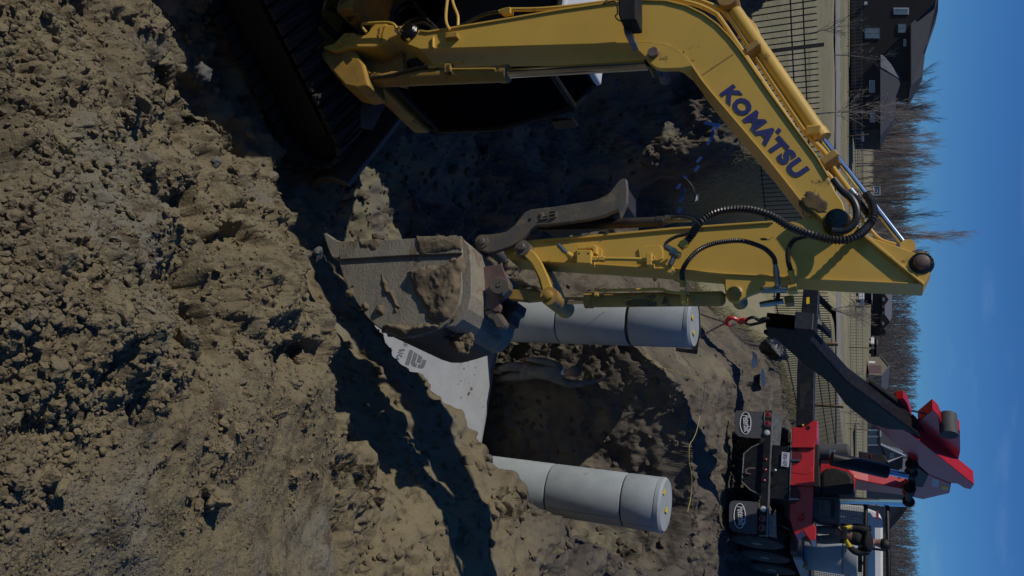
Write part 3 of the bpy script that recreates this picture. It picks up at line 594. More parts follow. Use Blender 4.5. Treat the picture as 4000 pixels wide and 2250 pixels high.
obj('valve_block', slabE([(2594, 1042), (2620, 1027), (2632, 1052), (2616, 1068), (2594, 1058)], SW + .10, SW + .02), M['yellow'], ST, bevel=.004)
for (x0, y0, x1, y1, r_) in ((2632, 1005, 2618, 1035, .018), (2640, 985, 2600, 965, .02), (2620, 985, 2655, 1000, .024)):
    obj('steel_fitting', MB().tube([E.pt(x0, y0, SW + .11), E.pt(x1, y1, SW + .11)], r_, 8), M['zinc'], ST, smooth=True)
# hoses ----------------------------------------------------------------------
def corrugated(name, px, offs, r, parent, pitch=.013, mat_=None):
    pts = smoothpath([E.pt(x, y, o) for (x, y), o in zip(px, offs)], 14)
    d = [0]
    for i in range(1, len(pts)): d.append(d[-1] + (pts[i] - pts[i - 1]).length)
    n = int(d[-1] / (pitch / 2)); path = []; rs = []
    dn = np.array(d); A = np.array([p[:] for p in pts])
    for k in range(n + 1):
        t = d[-1] * k / n; path.append(Vector([np.interp(t, dn, A[:, j]) for j in range(3)])); rs.append(r if k % 2 == 0 else r * .74)
    return obj(name, MB().tube(path, rs, 12), mat_ or M['hose'], parent, smooth=False)
corrugated('ribbed_hose', [(2656, 968), (2680, 945), (2700, 921), (2731, 874), (2778, 838), (2835, 820), (2907, 817), (2969, 828), (3031, 853), (3083, 885), (3140, 908), (3192, 923), (3249, 936), (3311, 936), (3357, 916), (3394, 879), (3412, 843), (3405, 795), (3385, 760)], [SW + .13] * 3 + [SW + .2] * 9 + [SW + .17, SW + .15, SW + .12, .14, .12, .08, .05], .026, ST, .019)
corrugated('ribbed_hose', [(2666, 1093), (2665, 1060), (2687, 1019), (2728, 978), (2780, 954), (2840, 943), (2897, 941), (2948, 954), (2990, 973), (3021, 1004), (3028, 1030)], [.08, SW + .08] + [SW + .14] * 8 + [SW + .12], .0165, ST)
corrugated('ribbed_hose', [(3088, 1055), (3079, 1019), (3078, 978), (3093, 947), (3114, 931), (3166, 918)], [SW + .10] * 4 + [SW + .12, SW + .14], .0165, ST)
pipeE('smooth_hose', [(2596, 966), (2606, 945), (2640, 925), (2680, 915), (2705, 900)], SW + .09, .011, M['hose'], ST)
pipeE('smooth_hose', [(3255, 700), (3290, 745), (3325, 775), (3345, 815), (3343, 860), (3316, 893), (3285, 905), (3250, 902)], BW + .10, .021, M['hose'], ST)
obj('hose_end', MB().tube([E.pt(2656, 968, SW + .13), E.pt(2668, 956, SW + .13), E.pt(2682, 943, SW + .13)], [.02, .03, .024], 12), M['yellow'], ST, smooth=True)
obj('hose_end', MB().tube([E.pt(2664, 1120, .08), E.pt(2666, 1100, .085), E.pt(2666, 1090, .085)], [.014, .02, .016], 12), M['yellow'], ST, smooth=True)
obj('hose_end', MB().tube([E.pt(3088, 1055, SW + .1), E.pt(3094, 1080, SW + .08), E.pt(3100, 1098, SW + .06)], [.02, .017, .014], 12), M['yellow'], ST, smooth=True)
obj('steel_fitting', MB().tube([E.pt(3028, 1030, SW + .12), E.pt(3032, 1062, SW + .1), E.pt(3036, 1100, SW + .06), E.pt(3040, 1122, .09)], [.012, .019, .017, .019], 10), M['zinc'], ST, smooth=True)
obj('steel_fitting', MB().tube([E.pt(2972, 1134, .10), E.pt(3000, 1133, .10), E.pt(3075, 1130, .10)], [.017, .021, .017], 10), M['zinc'], ST, smooth=True)
obj('steel_fitting', MB().tube([E.pt(2968, 1190, -.06), E.pt(3010, 1184, -.06), E.pt(3060, 1176, -.06)], [.017, .021, .015], 10), M['zinc'], ST, smooth=True)
obj('valve_block', slabE([(3073, 1105), (3110, 1102), (3112, 1136), (3077, 1138)], .12, .05), M['yellow'], ST, bevel=.004)
obj('valve_block', slabE([(3062, 1156), (3098, 1152), (3099, 1184), (3066, 1186)], -.02, -.10), M['yellow_dirty'], ST, bevel=.004)
pipeE('smooth_hose', [(3036, 1120), (3040, 1150), (3035, 1178)], .0, .012, M['hose'], ST)
# arm cylinder on top of the boom ----------------------------------------------
a, b = E.pt(2868, 45, 0), E.pt(3212, 543, 0); ax = (b - a).normalized(); Lb = (b - a).length
AC = obj('arm_cylinder', MB().lathe(a, ax, [(0, .03), (.01, .052), (Lb - .06, .052), (Lb - .06, .058), (Lb, .058), (Lb + .004, .03)], 28), M['yellow'], EX, smooth=True)
c = E.pt(3545, 972, 0); obj('rod', MB().cyl(b, c, .021, 20), M['chrome'], AC, smooth=True)
obj('rod_eye', MB().cyl(c + EN * .05, c - EN * .05, .04, 20), M['yellow'], AC, smooth=True)
obj('cylinder_port', MB().box(E.pt(3178, 510, .05), (.06, .06, .09)), M['yellow'], AC, bevel=.01)
pipeE('oil_pipe', [(3195, 640), (3245, 690), (3300, 765), (3345, 825), (3390, 885), (3440, 935), (3500, 955)], .045, .010, M['yellow'], AC)
pipeE('oil_pipe', [(3238, 640), (3290, 712), (3330, 765), (3362, 800)], .01, .022, M['yellow_dirty'], AC)
corrugated('ribbed_hose', [(3335, 765), (3355, 790), (3375, 815), (3395, 845)], [.05] * 4, .022, AC, .016)
obj('hose_end', MB().tube([E.pt(3320, 745, .03), E.pt(3342, 772, .03)], .027, 12), M['zinc'], AC, smooth=True)
c = E.pt(2850, 18, 0); obj('barrel_eye', MB().cyl(c + EN * .09, c - EN * .09, .07, 20), M['yellow_dirty'], AC, smooth=True)
pipeE('oil_hose', [(2790, -20), (2850, 10), (2880, 30), (2905, 62)], -.05, .02, M['hose'], AC)
# bucket cylinder -------------------------------------------------------------------
a, b = E.pt(2832, 1166, 0), E.pt(2288, 1174, 0); ax = (b - a).normalized(); Lb = (b - a).length
KC = obj('bucket_cylinder', MB().lathe(a, ax, [(0, .03), (.02, .047), (Lb - .05, .047), (Lb - .05, .053), (Lb, .053), (Lb + .003, .03)], 28), M['yellow_dirty'], EX, smooth=True)
c = E.pt(2141, 1176, 0); obj('rod', MB().cyl(b, c, .024, 20), M['chrome'], KC, smooth=True)
pipeE('oil_pipe', [(2330, 1132), (2360, 1134), (2500, 1131), (2580, 1130), (2610, 1140), (2650, 1145), (2690, 1146)], .065, .010, M['yellow'], KC)
for x in (2332, 2362): c2 = E.pt(x, 1134, .065); obj('pipe_nut', MB().cyl(c2 - Vector((0, 0, .012)), c2 + Vector((0, 0, .012)), .017, 6), M['yellow'], KC)
obj('cylinder_port', slabE([(2320, 1128), (2336, 1128), (2338, 1155), (2320, 1155)], .08, .02), M['yellow'], KC, bevel=.004)
obj('cylinder_port', slabE([(2655, 1132), (2678, 1132), (2680, 1182), (2660, 1184)], .09, .02), M['yellow'], KC, bevel=.004)
# linkage ------------------------------------------------------------------------------
for s in (1, -1):
    LK = obj('dump_link', slabE([(2044, 990), (2060, 975), (2074, 972), (2090, 990), (2114, 1024), (2134, 1068), (2158, 1128), (2120, 1135), (2108, 1090), (2092, 1056), (2074, 1025), (2050, 1002)], s * (SW + .065), s * (SW + .03)), M['yellow'], EX, bevel=.005)
obj('dump_link_web', slabE([(2058, 985), (2070, 978), (2100, 1010), (2130, 1070), (2150, 1120), (2128, 1126), (2112, 1080), (2088, 1035), (2062, 1000)], SW + .045, -SW - .045), M['yellow_dirty'], EX, bevel=.003)
for (x, y, r_, mk) in ((2037, 965, .055, 'steel'), (2141, 1153, .062, 'yellow_dirty')):
    pc = E.pt(x, y, SW + .09); obj('link_pin', MB().lathe(pc + EN * .02, -EN, [(0, r_ * .4), (.004, r_ * .5), (.03, r_ * .52), (.032, r_), (.36, r_), (.39, r_ * .5)], 24), M[mk], EX, smooth=True)
for s in (1, -1): obj('bucket_link', slabE([(1990, 1130), (2035, 1130), (2115, 1142), (2125, 1170), (2060, 1176), (1985, 1168)], s * SW, s * (SW - .05)), M['yellow_dirty'], EX, bevel=.006)
# quick coupler ---------------------------------------------------------------------------
coup = [(1842, 1050), (1960, 1029), (1972, 1070), (1995, 1110), (1993, 1140), (1975, 1160), (1950, 1172), (1954, 1200), (1948, 1216), (1935, 1218), (1908, 1205), (1870, 1222), (1842, 1230)]
CP = obj('quick_coupler', slabE(coup, .16, .12), M['rust'], EX, bevel=.005)
obj('coupler_plate', slabE(coup, -.12, -.16), M['rust'], CP, bevel=.005)
obj('coupler_body', slabE([(1850, 1070), (1960, 1060), (1985, 1120), (1940, 1190), (1860, 1210)], .12, -.12), M['darksteel'], CP, bevel=.01)
pc = E.pt(1944, 1114, .16); fl = arc(1944, 1114, 34, 60, 300, 14) + [(1985, 1098), (1992, 1130), (1962, 1158)]
obj('pin_boss', slabE(fl, .215, .16), M['steel'], CP, bevel=.005)
pc = E.pt(1946, 1114, .215); obj('pin_hole', MB().lathe(pc + EN * .003, -EN, [(0, .016), (.004, .021), (.01, .021)], 20), M['black'], CP, smooth=True)
obj('pin', MB().cyl(pc + EN * .001, pc + EN * .004, .014, 16), M['steel'], CP, smooth=True)
obj('latch', slabE([(1890, 1215), (1915, 1208), (1940, 1222), (1975, 1270), (1965, 1282), (1940, 1278), (1925, 1250), (1905, 1240)], .15, .09), M['steel'], CP, bevel=.006)
obj('latch_plate', slabE([(1905, 1225), (1925, 1210), (1955, 1225), (1978, 1262), (1968, 1276), (1945, 1262), (1925, 1245)], .09, .03), M['rust'], CP, bevel=.006)
obj('latch', slabE([(1950, 1200), (1990, 1190), (2025, 1180), (2015, 1215), (1998, 1225), (1990, 1260), (1965, 1265)], .02, -.14), M['darksteel'], CP, bevel=.01)
# thumb ---------------------------------------------------------------------------------------
thumb = arc(1886, 947, 32, 100, 265, 12) + [(1900, 916), (1947, 911), (1976, 905), (2008, 880), (2048, 830), (2072, 818), (2100, 814), (2169, 806), (2314, 784), (2366, 766), (2385, 748), (2414, 709), (2430, 696), (2447, 699), (2451, 745), (2449, 795), (2436, 820), (2422, 852), (2412, 818), (2397, 824), (2355, 843), (2299, 857), (2159, 875), (2092, 880), (2071, 896), (2035, 937), (1993, 963), (1931, 983), (1905, 986)]
TB = obj('thumb', slabE(thumb, SW + .075, SW + .035), M['steel'], EX, bevel=.006)
obj('thumb_plate', slabE(thumb, -SW - .035, -SW - .075), M['steel'], TB, bevel=.006)
obj('thumb_web', slabE([(2100, 822), (2314, 792), (2400, 740), (2440, 715), (2440, 790), (2350, 830), (2200, 858), (2100, 868)], SW + .035, -SW - .035), M['darksteel'], TB, bevel=.004)
pc = E.pt(1886, 947, SW + .075); obj('pin', MB().lathe(pc + EN * .035, -EN, [(0, .02), (.004, .026), (.02, .028), (.022, .044), (.036, .046), (.34, .046)], 24), M['steel'], TB, smooth=True)
pc = E.pt(2068, 859, SW + .0755); obj('bolt_hole_dark', MB().cyl(pc + EN * .0008, pc - EN * .003, .0125, 20), M['black'], TB)  # black disc stands in for the shade inside the hole
def cr(px, py): return (2060 + px * .0828, 780 + py * .0828)
strokes = [[(600, 600), (735, 560), (730, 880), (640, 900)], [(590, 890), (960, 830), (950, 880), (570, 945)], [(740, 760), (930, 700), (930, 750), (740, 800)], [(950, 570), (1025, 560), (985, 860), (930, 890)], [(1030, 500), (1330, 470), (1370, 530), (1030, 560)], [(1300, 540), (1390, 530), (1345, 800), (1280, 820)], [(1050, 650), (1300, 610), (1300, 660), (1050, 700)], [(1040, 840), (1300, 790), (1290, 830), (1040, 880)]]
mb = MB()
for i, s_ in enumerate(strokes): mb.prism(E.poly([cr(*q) for q in s_], SW + .087 + .0004 * i), -EN * .016)
obj('raised_mark', mb, M['steel'], TB)
a, b = E.pt(2100, 885, 0), E.pt(2590, 866, 0); ax = (b - a).normalized(); Lb = (b - a).length
TC = obj('thumb_cylinder', MB().lathe(a, ax, [(0, .028), (.01, .034), (Lb - .04, .034), (Lb - .04, .038), (Lb, .038), (Lb + .003, .02)], 24), M['darksteel'], EX, smooth=True)
obj('steel_fitting', MB().tube([b, E.pt(2640, 858, .02), E.pt(2700, 860, .03)], [.022, .018, .014], 10), M['zinc'], TC, smooth=True)
obj('steel_fitting', MB().tube([E.pt(2598, 846, .05), E.pt(2650, 850, .05)], [.012, .012], 8), M['zinc'], TC, smooth=True)
pipeE('oil_hose', [(2620, 850), (2660, 846), (2700, 854), (2722, 872), (2715, 890)], .07, .009, M['hose'], TC)
# bucket ------------------------------------------------------------------------------------------
KW = .40
curve = [(1718, 1283), (1666, 1301), (1604, 1318), (1560, 1318), (1520, 1306), (1490, 1285), (1460, 1263), (1433, 1238), (1397, 1186), (1372, 1145), (1355, 1112), (1340, 1078), (1329, 1040), (1316, 1000)]
side = [(1324, 946), (1560, 936), (1798, 923), (1803, 985), (1803, 1050), (1800, 1143), (1790, 1190), (1769, 1232), (1745, 1262)] + curve
BK = obj('bucket', slabE(side, KW, KW - .03), M['mudsteel'], EX, bevel=.004)
obj('side_plate', slabE(side, -KW + .03, -KW), M['mudsteel'], BK, bevel=.004)
wrap = [(1803, 990), (1803, 1050), (1800, 1143), (1790, 1190), (1769, 1232), (1745, 1262)] + curve
inner = []
for i, p in enumerate(wrap):
    a_ = Vector(wrap[max(i - 1, 0)]); b_ = Vector(wrap[min(i + 1, len(wrap) - 1)]); t = (b_ - a_).normalized(); inner.append((p[0] + t.y * -10 * -1 * -1, p[1] + t.x * -10))
obj('bowl', slabE([(x + 4, y + 4) if i < 3 else (x, y + 3) for i, (x, y) in enumerate(wrap)] + [(p[0] - 8 if i < 4 else p[0] + 4, p[1] - 9) for i, p in reversed(list(enumerate(wrap)))], KW - .028, -KW + .028), M['darksteel'], BK, bevel=.003)
obj('top_plate', slabE([(1797, 925), (1832, 958), (1841, 1055), (1841, 1150), (1830, 1205), (1808, 1246), (1776, 1275), (1738, 1278), (1768, 1234), (1799, 1143), (1801, 1000)], KW - .035, -KW + .035), M['mudsteel'], BK, bevel=.006)
obj('edge_plate', slabE([(1322, 943), (1560, 934), (1801, 921), (1803, 988), (1560, 998), (1328, 1012)], KW + .022, KW - .005), M['mudsteel'], BK, bevel=.004)
obj('cutting_lip', slabE([(1326, 940), (1328, 1008), (1312, 1012), (1300, 960), (1306, 938)], KW + .01, -KW - .01), M['mudsteel'], BK, bevel=.004)
for k in range(4):
    o_ = KW + .02 - k * (2 * KW - .06) / 3
    obj('tooth', slabE([(1262, 912), (1272, 909), (1300, 930), (1330, 944), (1326, 1002), (1310, 1010), (1296, 1005), (1282, 975)], o_, o_ - .09), M['mudsteel'], BK, bevel=.008)
# caked mud on the bucket
def mud(name, px, off, thick, parent, res=.008, seed=1, fr=None, mt='mud', edge=.03, amp=.6):
    fr = fr or E
    P = [fr.pt(x, y, off) for x, y in px]; o = P[0]; q = [((p - o).dot(fr.h), p.z - o.z) for p in P]
    xs = np.arange(min(a for a, b in q) - res, max(a for a, b in q) + res, res); ys = np.arange(min(b for a, b in q) - res, max(b for a, b in q) + res, res)
    gx, gy = np.meshgrid(xs, ys, indexing='ij'); wx = gx + .02 * vnoise(gx * 20, gy * 20, gx * 0, seed) + .008 * vnoise(gx * 60, gy * 60, gx * 0, seed); wy = gy + .02 * vnoise(gx * 20 + 7, gy * 20, gx * 0, seed)
    ins = np.zeros(gx.shape, bool); d2 = np.full(gx.shape, 1e9)
    for i in range(len(q)):
        x0, y0 = q[i]; x1, y1 = q[(i + 1) % len(q)]
        ins ^= ((y0 > wy) != (y1 > wy)) & (wx < (x1 - x0) * (wy - y0) / (y1 - y0 + 1e-12) + x0)
        t = np.clip(((wx - x0) * (x1 - x0) + (wy - y0) * (y1 - y0)) / ((x1 - x0) ** 2 + (y1 - y0) ** 2), 0, 1); d2 = np.minimum(d2, (wx - x0 - t * (x1 - x0)) ** 2 + (wy - y0 - t * (y1 - y0)) ** 2)
    d = np.where(ins, np.sqrt(d2), -np.sqrt(d2))
    hgt = thick * np.clip(d / edge, -1, 1) ** 1 * (1 + amp * fbm(gx, gy, gx * 0, .12, 4, seed) + .5 * lumps(gx, gy, gx * 0, .06, seed, .8)) + np.where(d > 0, 0, -.01)
    V = [o + fr.h * float(a) + Vector((0, 0, float(b))) + fr.n * float(c) for a, b, c in zip(gx.ravel(), gy.ravel(), hgt.ravel())]
    keep = d > -res * 1.5; idx = np.arange(gx.size).reshape(gx.shape); nx, ny = gx.shape; F = []
    for i in range(nx - 1):
        for j in range(ny - 1):
            if keep[i, j] or keep[i + 1, j] or keep[i, j + 1] or keep[i + 1, j + 1]: F.append((idx[i, j], idx[i + 1, j], idx[i + 1, j + 1], idx[i, j + 1]))
    used = sorted({k for f in F for k in f}); mp = {k: i for i, k in enumerate(used)}
    mb = MB(); mb.add([V[k] for k in used], [tuple(mp[k] for k in f) for f in F])
    return obj(name, mb, M[mt], parent, smooth=True, ang=80)
mud('caked_mud', [(1588, 1071), (1630, 1055), (1697, 1040), (1797, 1004), (1796, 1143), (1764, 1230), (1724, 1275), (1676, 1250), (1666, 1216), (1625, 1143)], KW + .002, .030, BK, seed=3)
mud('caked_mud', [(1490, 1283), (1500, 1262), (1540, 1262), (1600, 1280), (1680, 1258), (1720, 1268), (1718, 1284), (1640, 1310), (1580, 1318), (1530, 1308)], KW + .002, .028, BK, seed=5)
mud('caked_mud', [(1620, 925), (1700, 922), (1798, 924), (1800, 985), (1700, 990), (1640, 992), (1625, 960)], KW + .024, .016, BK, seed=6)
mud('caked_mud', [(1400, 940), (1480, 938), (1480, 965), (1440, 975), (1410, 960)], KW + .024, .012, BK, seed=7)
mud('caked_mud', [(1500, 1080), (1512, 1110), (1545, 1160), (1570, 1200), (1560, 1205), (1525, 1165), (1490, 1105), (1488, 1060)], KW + .002, .012, BK, seed=8, edge=.012)
for (x, y, r_) in ((1489, 1208, 22), (1548, 1207, 10), (1366, 1140, 18), (1425, 1195, 16), (1382, 1112, 9)):
    mud('caked_mud', [(x + r_ * math.cos(k), y + r_ * math.sin(k)) for k in np.linspace(0, 6.28, 9)[:-1]], KW + .002, .024, BK, seed=int(x), edge=.02)
pm = E.pt(1800, 1330, .15); V_, F_ = clod_batch(np.array([list(pm + Vector((random.uniform(-.07, .07), random.uniform(-.05, .05), random.uniform(-.09, .07)))) for _ in range(26)]), np.array([random.uniform(.025, .055) for _ in range(26)]), 3, 55)
mb = MB(); mb.add([tuple(v) for v in V_], [tuple(f) for f in F_]); obj('mud_lump', mb, M['mud'], BK, smooth=True, ang=80)
def smear(name, px, off, parent, seed, mt='grease'): return mud(name, px, off, .0012, parent, res=.010, seed=seed, mt=mt, edge=.004, amp=.2)
M['grime'] = mat('dark_oily_grime', (0.045, 0.03, 0.018), .55, col2=(0.16, 0.10, 0.03), nscale=9, amt=.8, detail=9)
smear('grime_patch', [(3120, 770), (3150, 742), (3195, 752), (3225, 790), (3238, 830), (3200, 838), (3160, 815)], BW + .001, B, 31, 'grime')
smear('grime_patch', [(2958, 930), (2975, 925), (3000, 932), (3028, 929), (3010, 940), (2985, 941), (2966, 944)], SW + .001, ST, 32)
smear('grime_patch', [(2440, 1178), (2500, 1172), (2560, 1180), (2530, 1192), (2470, 1194)], .05, KC, 33, 'grime')
smear('grime_patch', [(3560, 1000), (3590, 985), (3632, 1010), (3634, 1050), (3600, 1062), (3570, 1040)], SW + .001, ST, 34, 'grime')
# machine body: house, cab, undercarriage ------------------------------------------------------------
HS = obj('engine_house', MB().box(E.at(-3.75, .2, -1.0), (1.9, 2.8, 1.15), axes=(E.h, EN, Vector((0, 0, 1)))), M['yellow_dirty'], EX, bevel=.08)  # widened out of view so that it shades the tracks
obj('counterweight', MB().box(E.at(-4.8, -.1, -.95), (.35, 2.1, 1.0), axes=(E.h, EN, Vector((0, 0, 1)))), M['yellow_dirty'], EX, bevel=.1)
obj('turntable', MB().cyl(E.at(-3.2, -.1, -1.85), E.at(-3.2, -.1, -1.4), .6, 32), M['darksteel'], EX, smooth=True)
obj('front_frame', MB().box(E.at(-2.55, -.1, -1.42), (.75, .9, .16), axes=(E.h, EN, Vector((0, 0, 1)))), M['yellow_dirty'], EX, bevel=.02)
CB = obj('cab', MB().prism([E.at(a_, -.28, z_) for a_, z_ in ((-3.4, -1.55), (-2.0, -1.55), (-1.86, -1.3), (-1.84, -.6), (-1.98, .12), (-2.2, .28), (-3.4, .30))], -EN * .95), M['glass'], EX, bevel=.03)
for o_ in (-.27, -1.22):
    for q in (((-2.0, -1.6), (-1.86, -1.3), (-1.82, -.6), (-1.96, .14), (-2.2, .31)), ((-2.2, .31), (-3.4, .33)), ((-3.4, -1.6), (-3.4, .33)), ((-2.0, -1.6), (-3.4, -1.6)), ((-2.75, -1.6), (-2.75, .31))):
        obj('cab_pillar', MB().tube([E.at(a_, o_, z_) for a_, z_ in q], .035, 8), M['blackmatte'], CB, smooth=True)
for a_, z_ in ((-1.96, .14), (-1.86, -1.3), (-2.0, -1.58), (-2.2, .31)):
    obj('cab_crossbar', MB().tube([E.at(a_, -.27, z_), E.at(a_, -1.22, z_)], .03, 8), M['blackmatte'], CB, smooth=True)
obj('cab_sill', MB().prism([E.at(a_, -.26, z_) for a_, z_ in ((-3.4, -1.78), (-2.05, -1.78), (-1.86, -1.6), (-1.84, -1.42), (-3.4, -1.42))], -EN * .98), M['yellow_dirty'], CB, bevel=.03)
obj('cab_roof', MB().box(E.at(-2.8, -.75, .34), (1.25, 1.0, .07), axes=(E.h, EN, Vector((0, 0, 1)))), M['white'], CB, bevel=.02)
obj('mirror', MB().box(E.at(-1.86, -1.32, .02), (.03, .16, .22), axes=(E.h, EN, Vector((0, 0, 1)))), M['black'], CB, bevel=.01)
TF = Frame((-2.9, 5.75), (.74, .67))
def track(off):
    mb = MB(); n = 46; L2, rr = 1.05, .30
    def pos(t):
        per = 4 * L2 + 2 * math.pi * rr; s = t * per
        if s < 2 * L2: return -L2 + s, rr, math.pi / 2
        s -= 2 * L2
        if s < math.pi * rr: a_ = math.pi / 2 - s / rr; return L2 + rr * math.cos(a_), rr * math.sin(a_), a_
        s -= math.pi * rr
        if s < 2 * L2: return L2 - s, -rr, -math.pi / 2
        s -= 2 * L2; a_ = -math.pi / 2 - s / rr; return -L2 + rr * math.cos(a_), rr * math.sin(a_), a_
    for k in range(n):
        a_, z_, an = pos(k / n); c_ = TF.at(a_, off, -2.08 + z_); nrm = (TF.h * math.cos(an) + Vector((0, 0, math.sin(an)))); tg = nrm.cross(TF.n)
        mb.box(c_, (.105, .45, .035), axes=(tg, TF.n, nrm)); mb.box(c_ + nrm * .028, (.03, .43, .03), axes=((tg + TF.n * .12).normalized(), (TF.n - tg * .12).normalized(), nrm))
    return mb
for off in (.9, -.9):
    t_ = obj('track', track(off), M['rubber'], EX, bevel=.004)
    obj('track_frame', MB().box(TF.at(0, off, -2.08), (2.2, .30, .34), axes=(TF.h, TF.n, Vector((0, 0, 1)))), M['black'], t_, bevel=.03)
    for a_ in (-1.05, 1.05): obj('sprocket', MB().cyl(TF.at(a_, off - .12, -2.08), TF.at(a_, off + .12, -2.08), .25, 20), M['black'], t_, smooth=True)
obj('dozer_blade', MB().prism([TF.at(a_, 1.1, z_) for a_, z_ in ((1.55, -2.38), (1.47, -2.2), (1.47, -2.05), (1.56, -1.9), (1.61, -1.9), (1.53, -2.1), (1.60, -2.38))], TF.n * -2.2), M['steel'], EX, bevel=.008)
obj('blade_top', MB().prism([atZ(x, y, -1.92) for x, y in ((1408, 440), (1415, 402), (1515, 388), (1503, 420), (1456, 508), (1408, 497))], (0, 0, -.05)), M['steel'], EX, bevel=.008)
obj('undercarriage', MB().box(TF.at(0, 0, -2.0), (1.4, 1.4, .25), axes=(TF.h, TF.n, Vector((0, 0, 1)))), M['darksteel'], EX, bevel=.03)

# ------------------------------------------------------------------ precast tank, risers
ZT = -3.5
tu = Vector((.927, -.375, 0)); tv = Vector((-.375, -.927, 0)); TA = Vector((.95, 12.68, 0))
def tp(a, b, z): return TA + tu * a + tv * b + Vector((0, 0, z))
TK = thing('concrete_tank', 'big pale precast concrete tank at the bottom of the pit with a stencilled top', 'concrete tank', tp(.9, 2, -5.1))
AX = (tu, tv, Vector((0, 0, 1)))
obj('tank_body', MB().box(tp(1.28, 2.05, -4.36), (3.84, 4.1, 1.46), axes=AX), M['slab'], TK, bevel=.03)
obj('tank_top', MB().prism([tp(a, b, ZT) for a, b in ((-.62, .26), (3.18, .20), (3.1, 4.05), (-.62, 4.05))], (0, 0, -.13)), M['slab'], TK, bevel=.035)
obj('top_ledge', MB().prism([tp(a, b, z) for a, b, z in ((-.63, -.02, -3.60), (3.2, -.02, -3.60), (3.2, .24, -3.56), (-.63, .24, -3.56))], (0, 0, -.1)), M['slab'], TK, bevel=.02)
def zr(px, py): return (1500 + px * .0966, 1320 + py * .0966)
ink = MB()
for k, s_ in enumerate(([(1045, 465), (1195, 530), (1010, 1110), (850, 1075)], [(1225, 570), (1365, 655), (1255, 1015), (1345, 1045), (1310, 1185), (1230, 1170), (1130, 1110), (1085, 1000)], [(1400, 670), (1550, 775), (1490, 1025), (1320, 985)], [(1565, 870), (1720, 905), (1650, 1140), (1590, 1220), (1500, 1235), (1355, 1200), (1385, 1062), (1505, 1075)],
    [(560, 570), (790, 610), (785, 650), (550, 610)], [(620, 505), (850, 470), (840, 515), (620, 560)], [(600, 470), (840, 440), (835, 455), (600, 500)])):
    ink.prism([atZ(*zr(*q), ZT + .004) for q in s_], (0, 0, -.003))
o_, i_ = [], []
for k in range(15):
    a_ = R(75 + 270 * k / 14 + 20); o_.append((625 + 125 * math.cos(a_), 775 + 115 * math.sin(a_))); i_.append((625 + 62 * math.cos(a_), 775 + 50 * math.sin(a_)))
ink.prism([atZ(*zr(*q), ZT + .004) for q in o_ + i_[::-1]], (0, 0, -.003))
for k in range(12): ink.prism([atZ(*zr(px, py), ZT + .0045) for px, py in ((1045 - 230 - k * 0, 330 - k * 60), (1195 - 230, 330 - k * 60), (1195 - 250, 300 - k * 60), (1045 - 250, 300 - k * 60))], (0, 0, -.003)) if k < 5 else None
obj('stencil_mark', ink, M['ink'], TK)
V_, F_ = clod_batch(np.array([list(atZ(random.uniform(1790, 1900), random.uniform(1400, 1640), ZT + .01)) for _ in range(22)]), np.array([random.choice([.006, .008, .012, .03]) for _ in range(22)]), 2, 59)
mb = MB(); mb.add([tuple(v) for v in V_], [tuple(f) for f in F_]); obj('dirt_crumb', mb, M['mud'], TK, smooth=True, ang=80)
tag(bpy.data.objects['dirt_crumb'], kind='stuff')
def riser(name, label, c, ztop, joints, dark_band, handles, tilt, r=.385):
    c = Vector(c); t = thing(name, label, 'concrete riser', (c.x, c.y, ZT), 'concrete access risers on the tank')
    ax = (Vector((tilt[0], tilt[1], 1))).normalized(); zs = [ZT] + joints + [ztop - .085]
    base = Vector((c.x, c.y, ZT)); LZ = lambda z: (z - ZT) / ax.z
    for i in range(len(zs) - 1):
        g = .03 if not (dark_band and i == len(zs) - 2) else .09
        obj('riser_section', MB().lathe(base, ax, [(LZ(zs[i]) + g * .5, r - .03), (LZ(zs[i]) + g * .5 + .004, r - .006), (LZ(zs[i]) + g * .5 + .02, r), (LZ(zs[i + 1]) - .022, r), (LZ(zs[i + 1]) - .004, r - .008), (LZ(zs[i + 1]) - .003, r - .03)], 72), M['concrete'], t, smooth=True)
        obj('joint_seal', MB().lathe(base, ax, [(LZ(zs[i]) - .05, r - .035), (LZ(zs[i]) + g * .5 + .02, r - .02 - (.0 if g < .05 else -.012))], 48), M['seal'], t, smooth=True)
    lid = obj('lid', MB().lathe(base, ax, [(LZ(ztop) - .095, r - .03), (LZ(ztop) - .09, r + .004), (LZ(ztop) - .035, r + .004), (LZ(ztop), r - .03), (LZ(ztop) + .001, .02)], 72), M['concrete'], t, smooth=True, ang=25)
    for (x0, y0) in handles:
        p = atZ(x0, y0, ztop + .0)
        q = [p + Vector((-.045, -.005, .004)), p + Vector((.0, -.085, .004)), p + Vector((.05, -.005, .004)), p + Vector((.0, .075, .004))]
        obj('handle_recess', MB().prism([v + Vector((.018, .02, 0)) for v in q], (0, 0, -.003)), M['seal'], lid)
        obj('lifting_handle', MB().prism([v + Vector((0, 0, .014)) for v in q], (0, 0, -.008)), M['lidyellow'], lid, bevel=.004)
    return t
RL = riser('concrete_riser', 'pale round concrete riser behind the bucket cylinder, beside the dark plate and hook', (.57, 12.28, 0), .06, [-2.2, -.98], True, [(2703, 1240), (2708, 1300)], (0, 0))
RRt = riser('concrete_riser', 'pale round concrete riser standing alone on the right, its whole lid in sight', (3.02, 10.75, 0), -.02, [-1.75, -.60], False, [(2592, 1922), (2600, 1992)], (.020, .012))
sm_ = [Vector((3.02 + .0185 * (z + 3.5) + .386 * math.cos(R(-62)), 10.75 + .0115 * (z + 3.5) + .386 * math.sin(R(-62)), z)) for z in (-1.72, -1.2, -.63)]; obj('mould_seam', MB().tube(sm_, .004, 4), M['ink'], RRt)
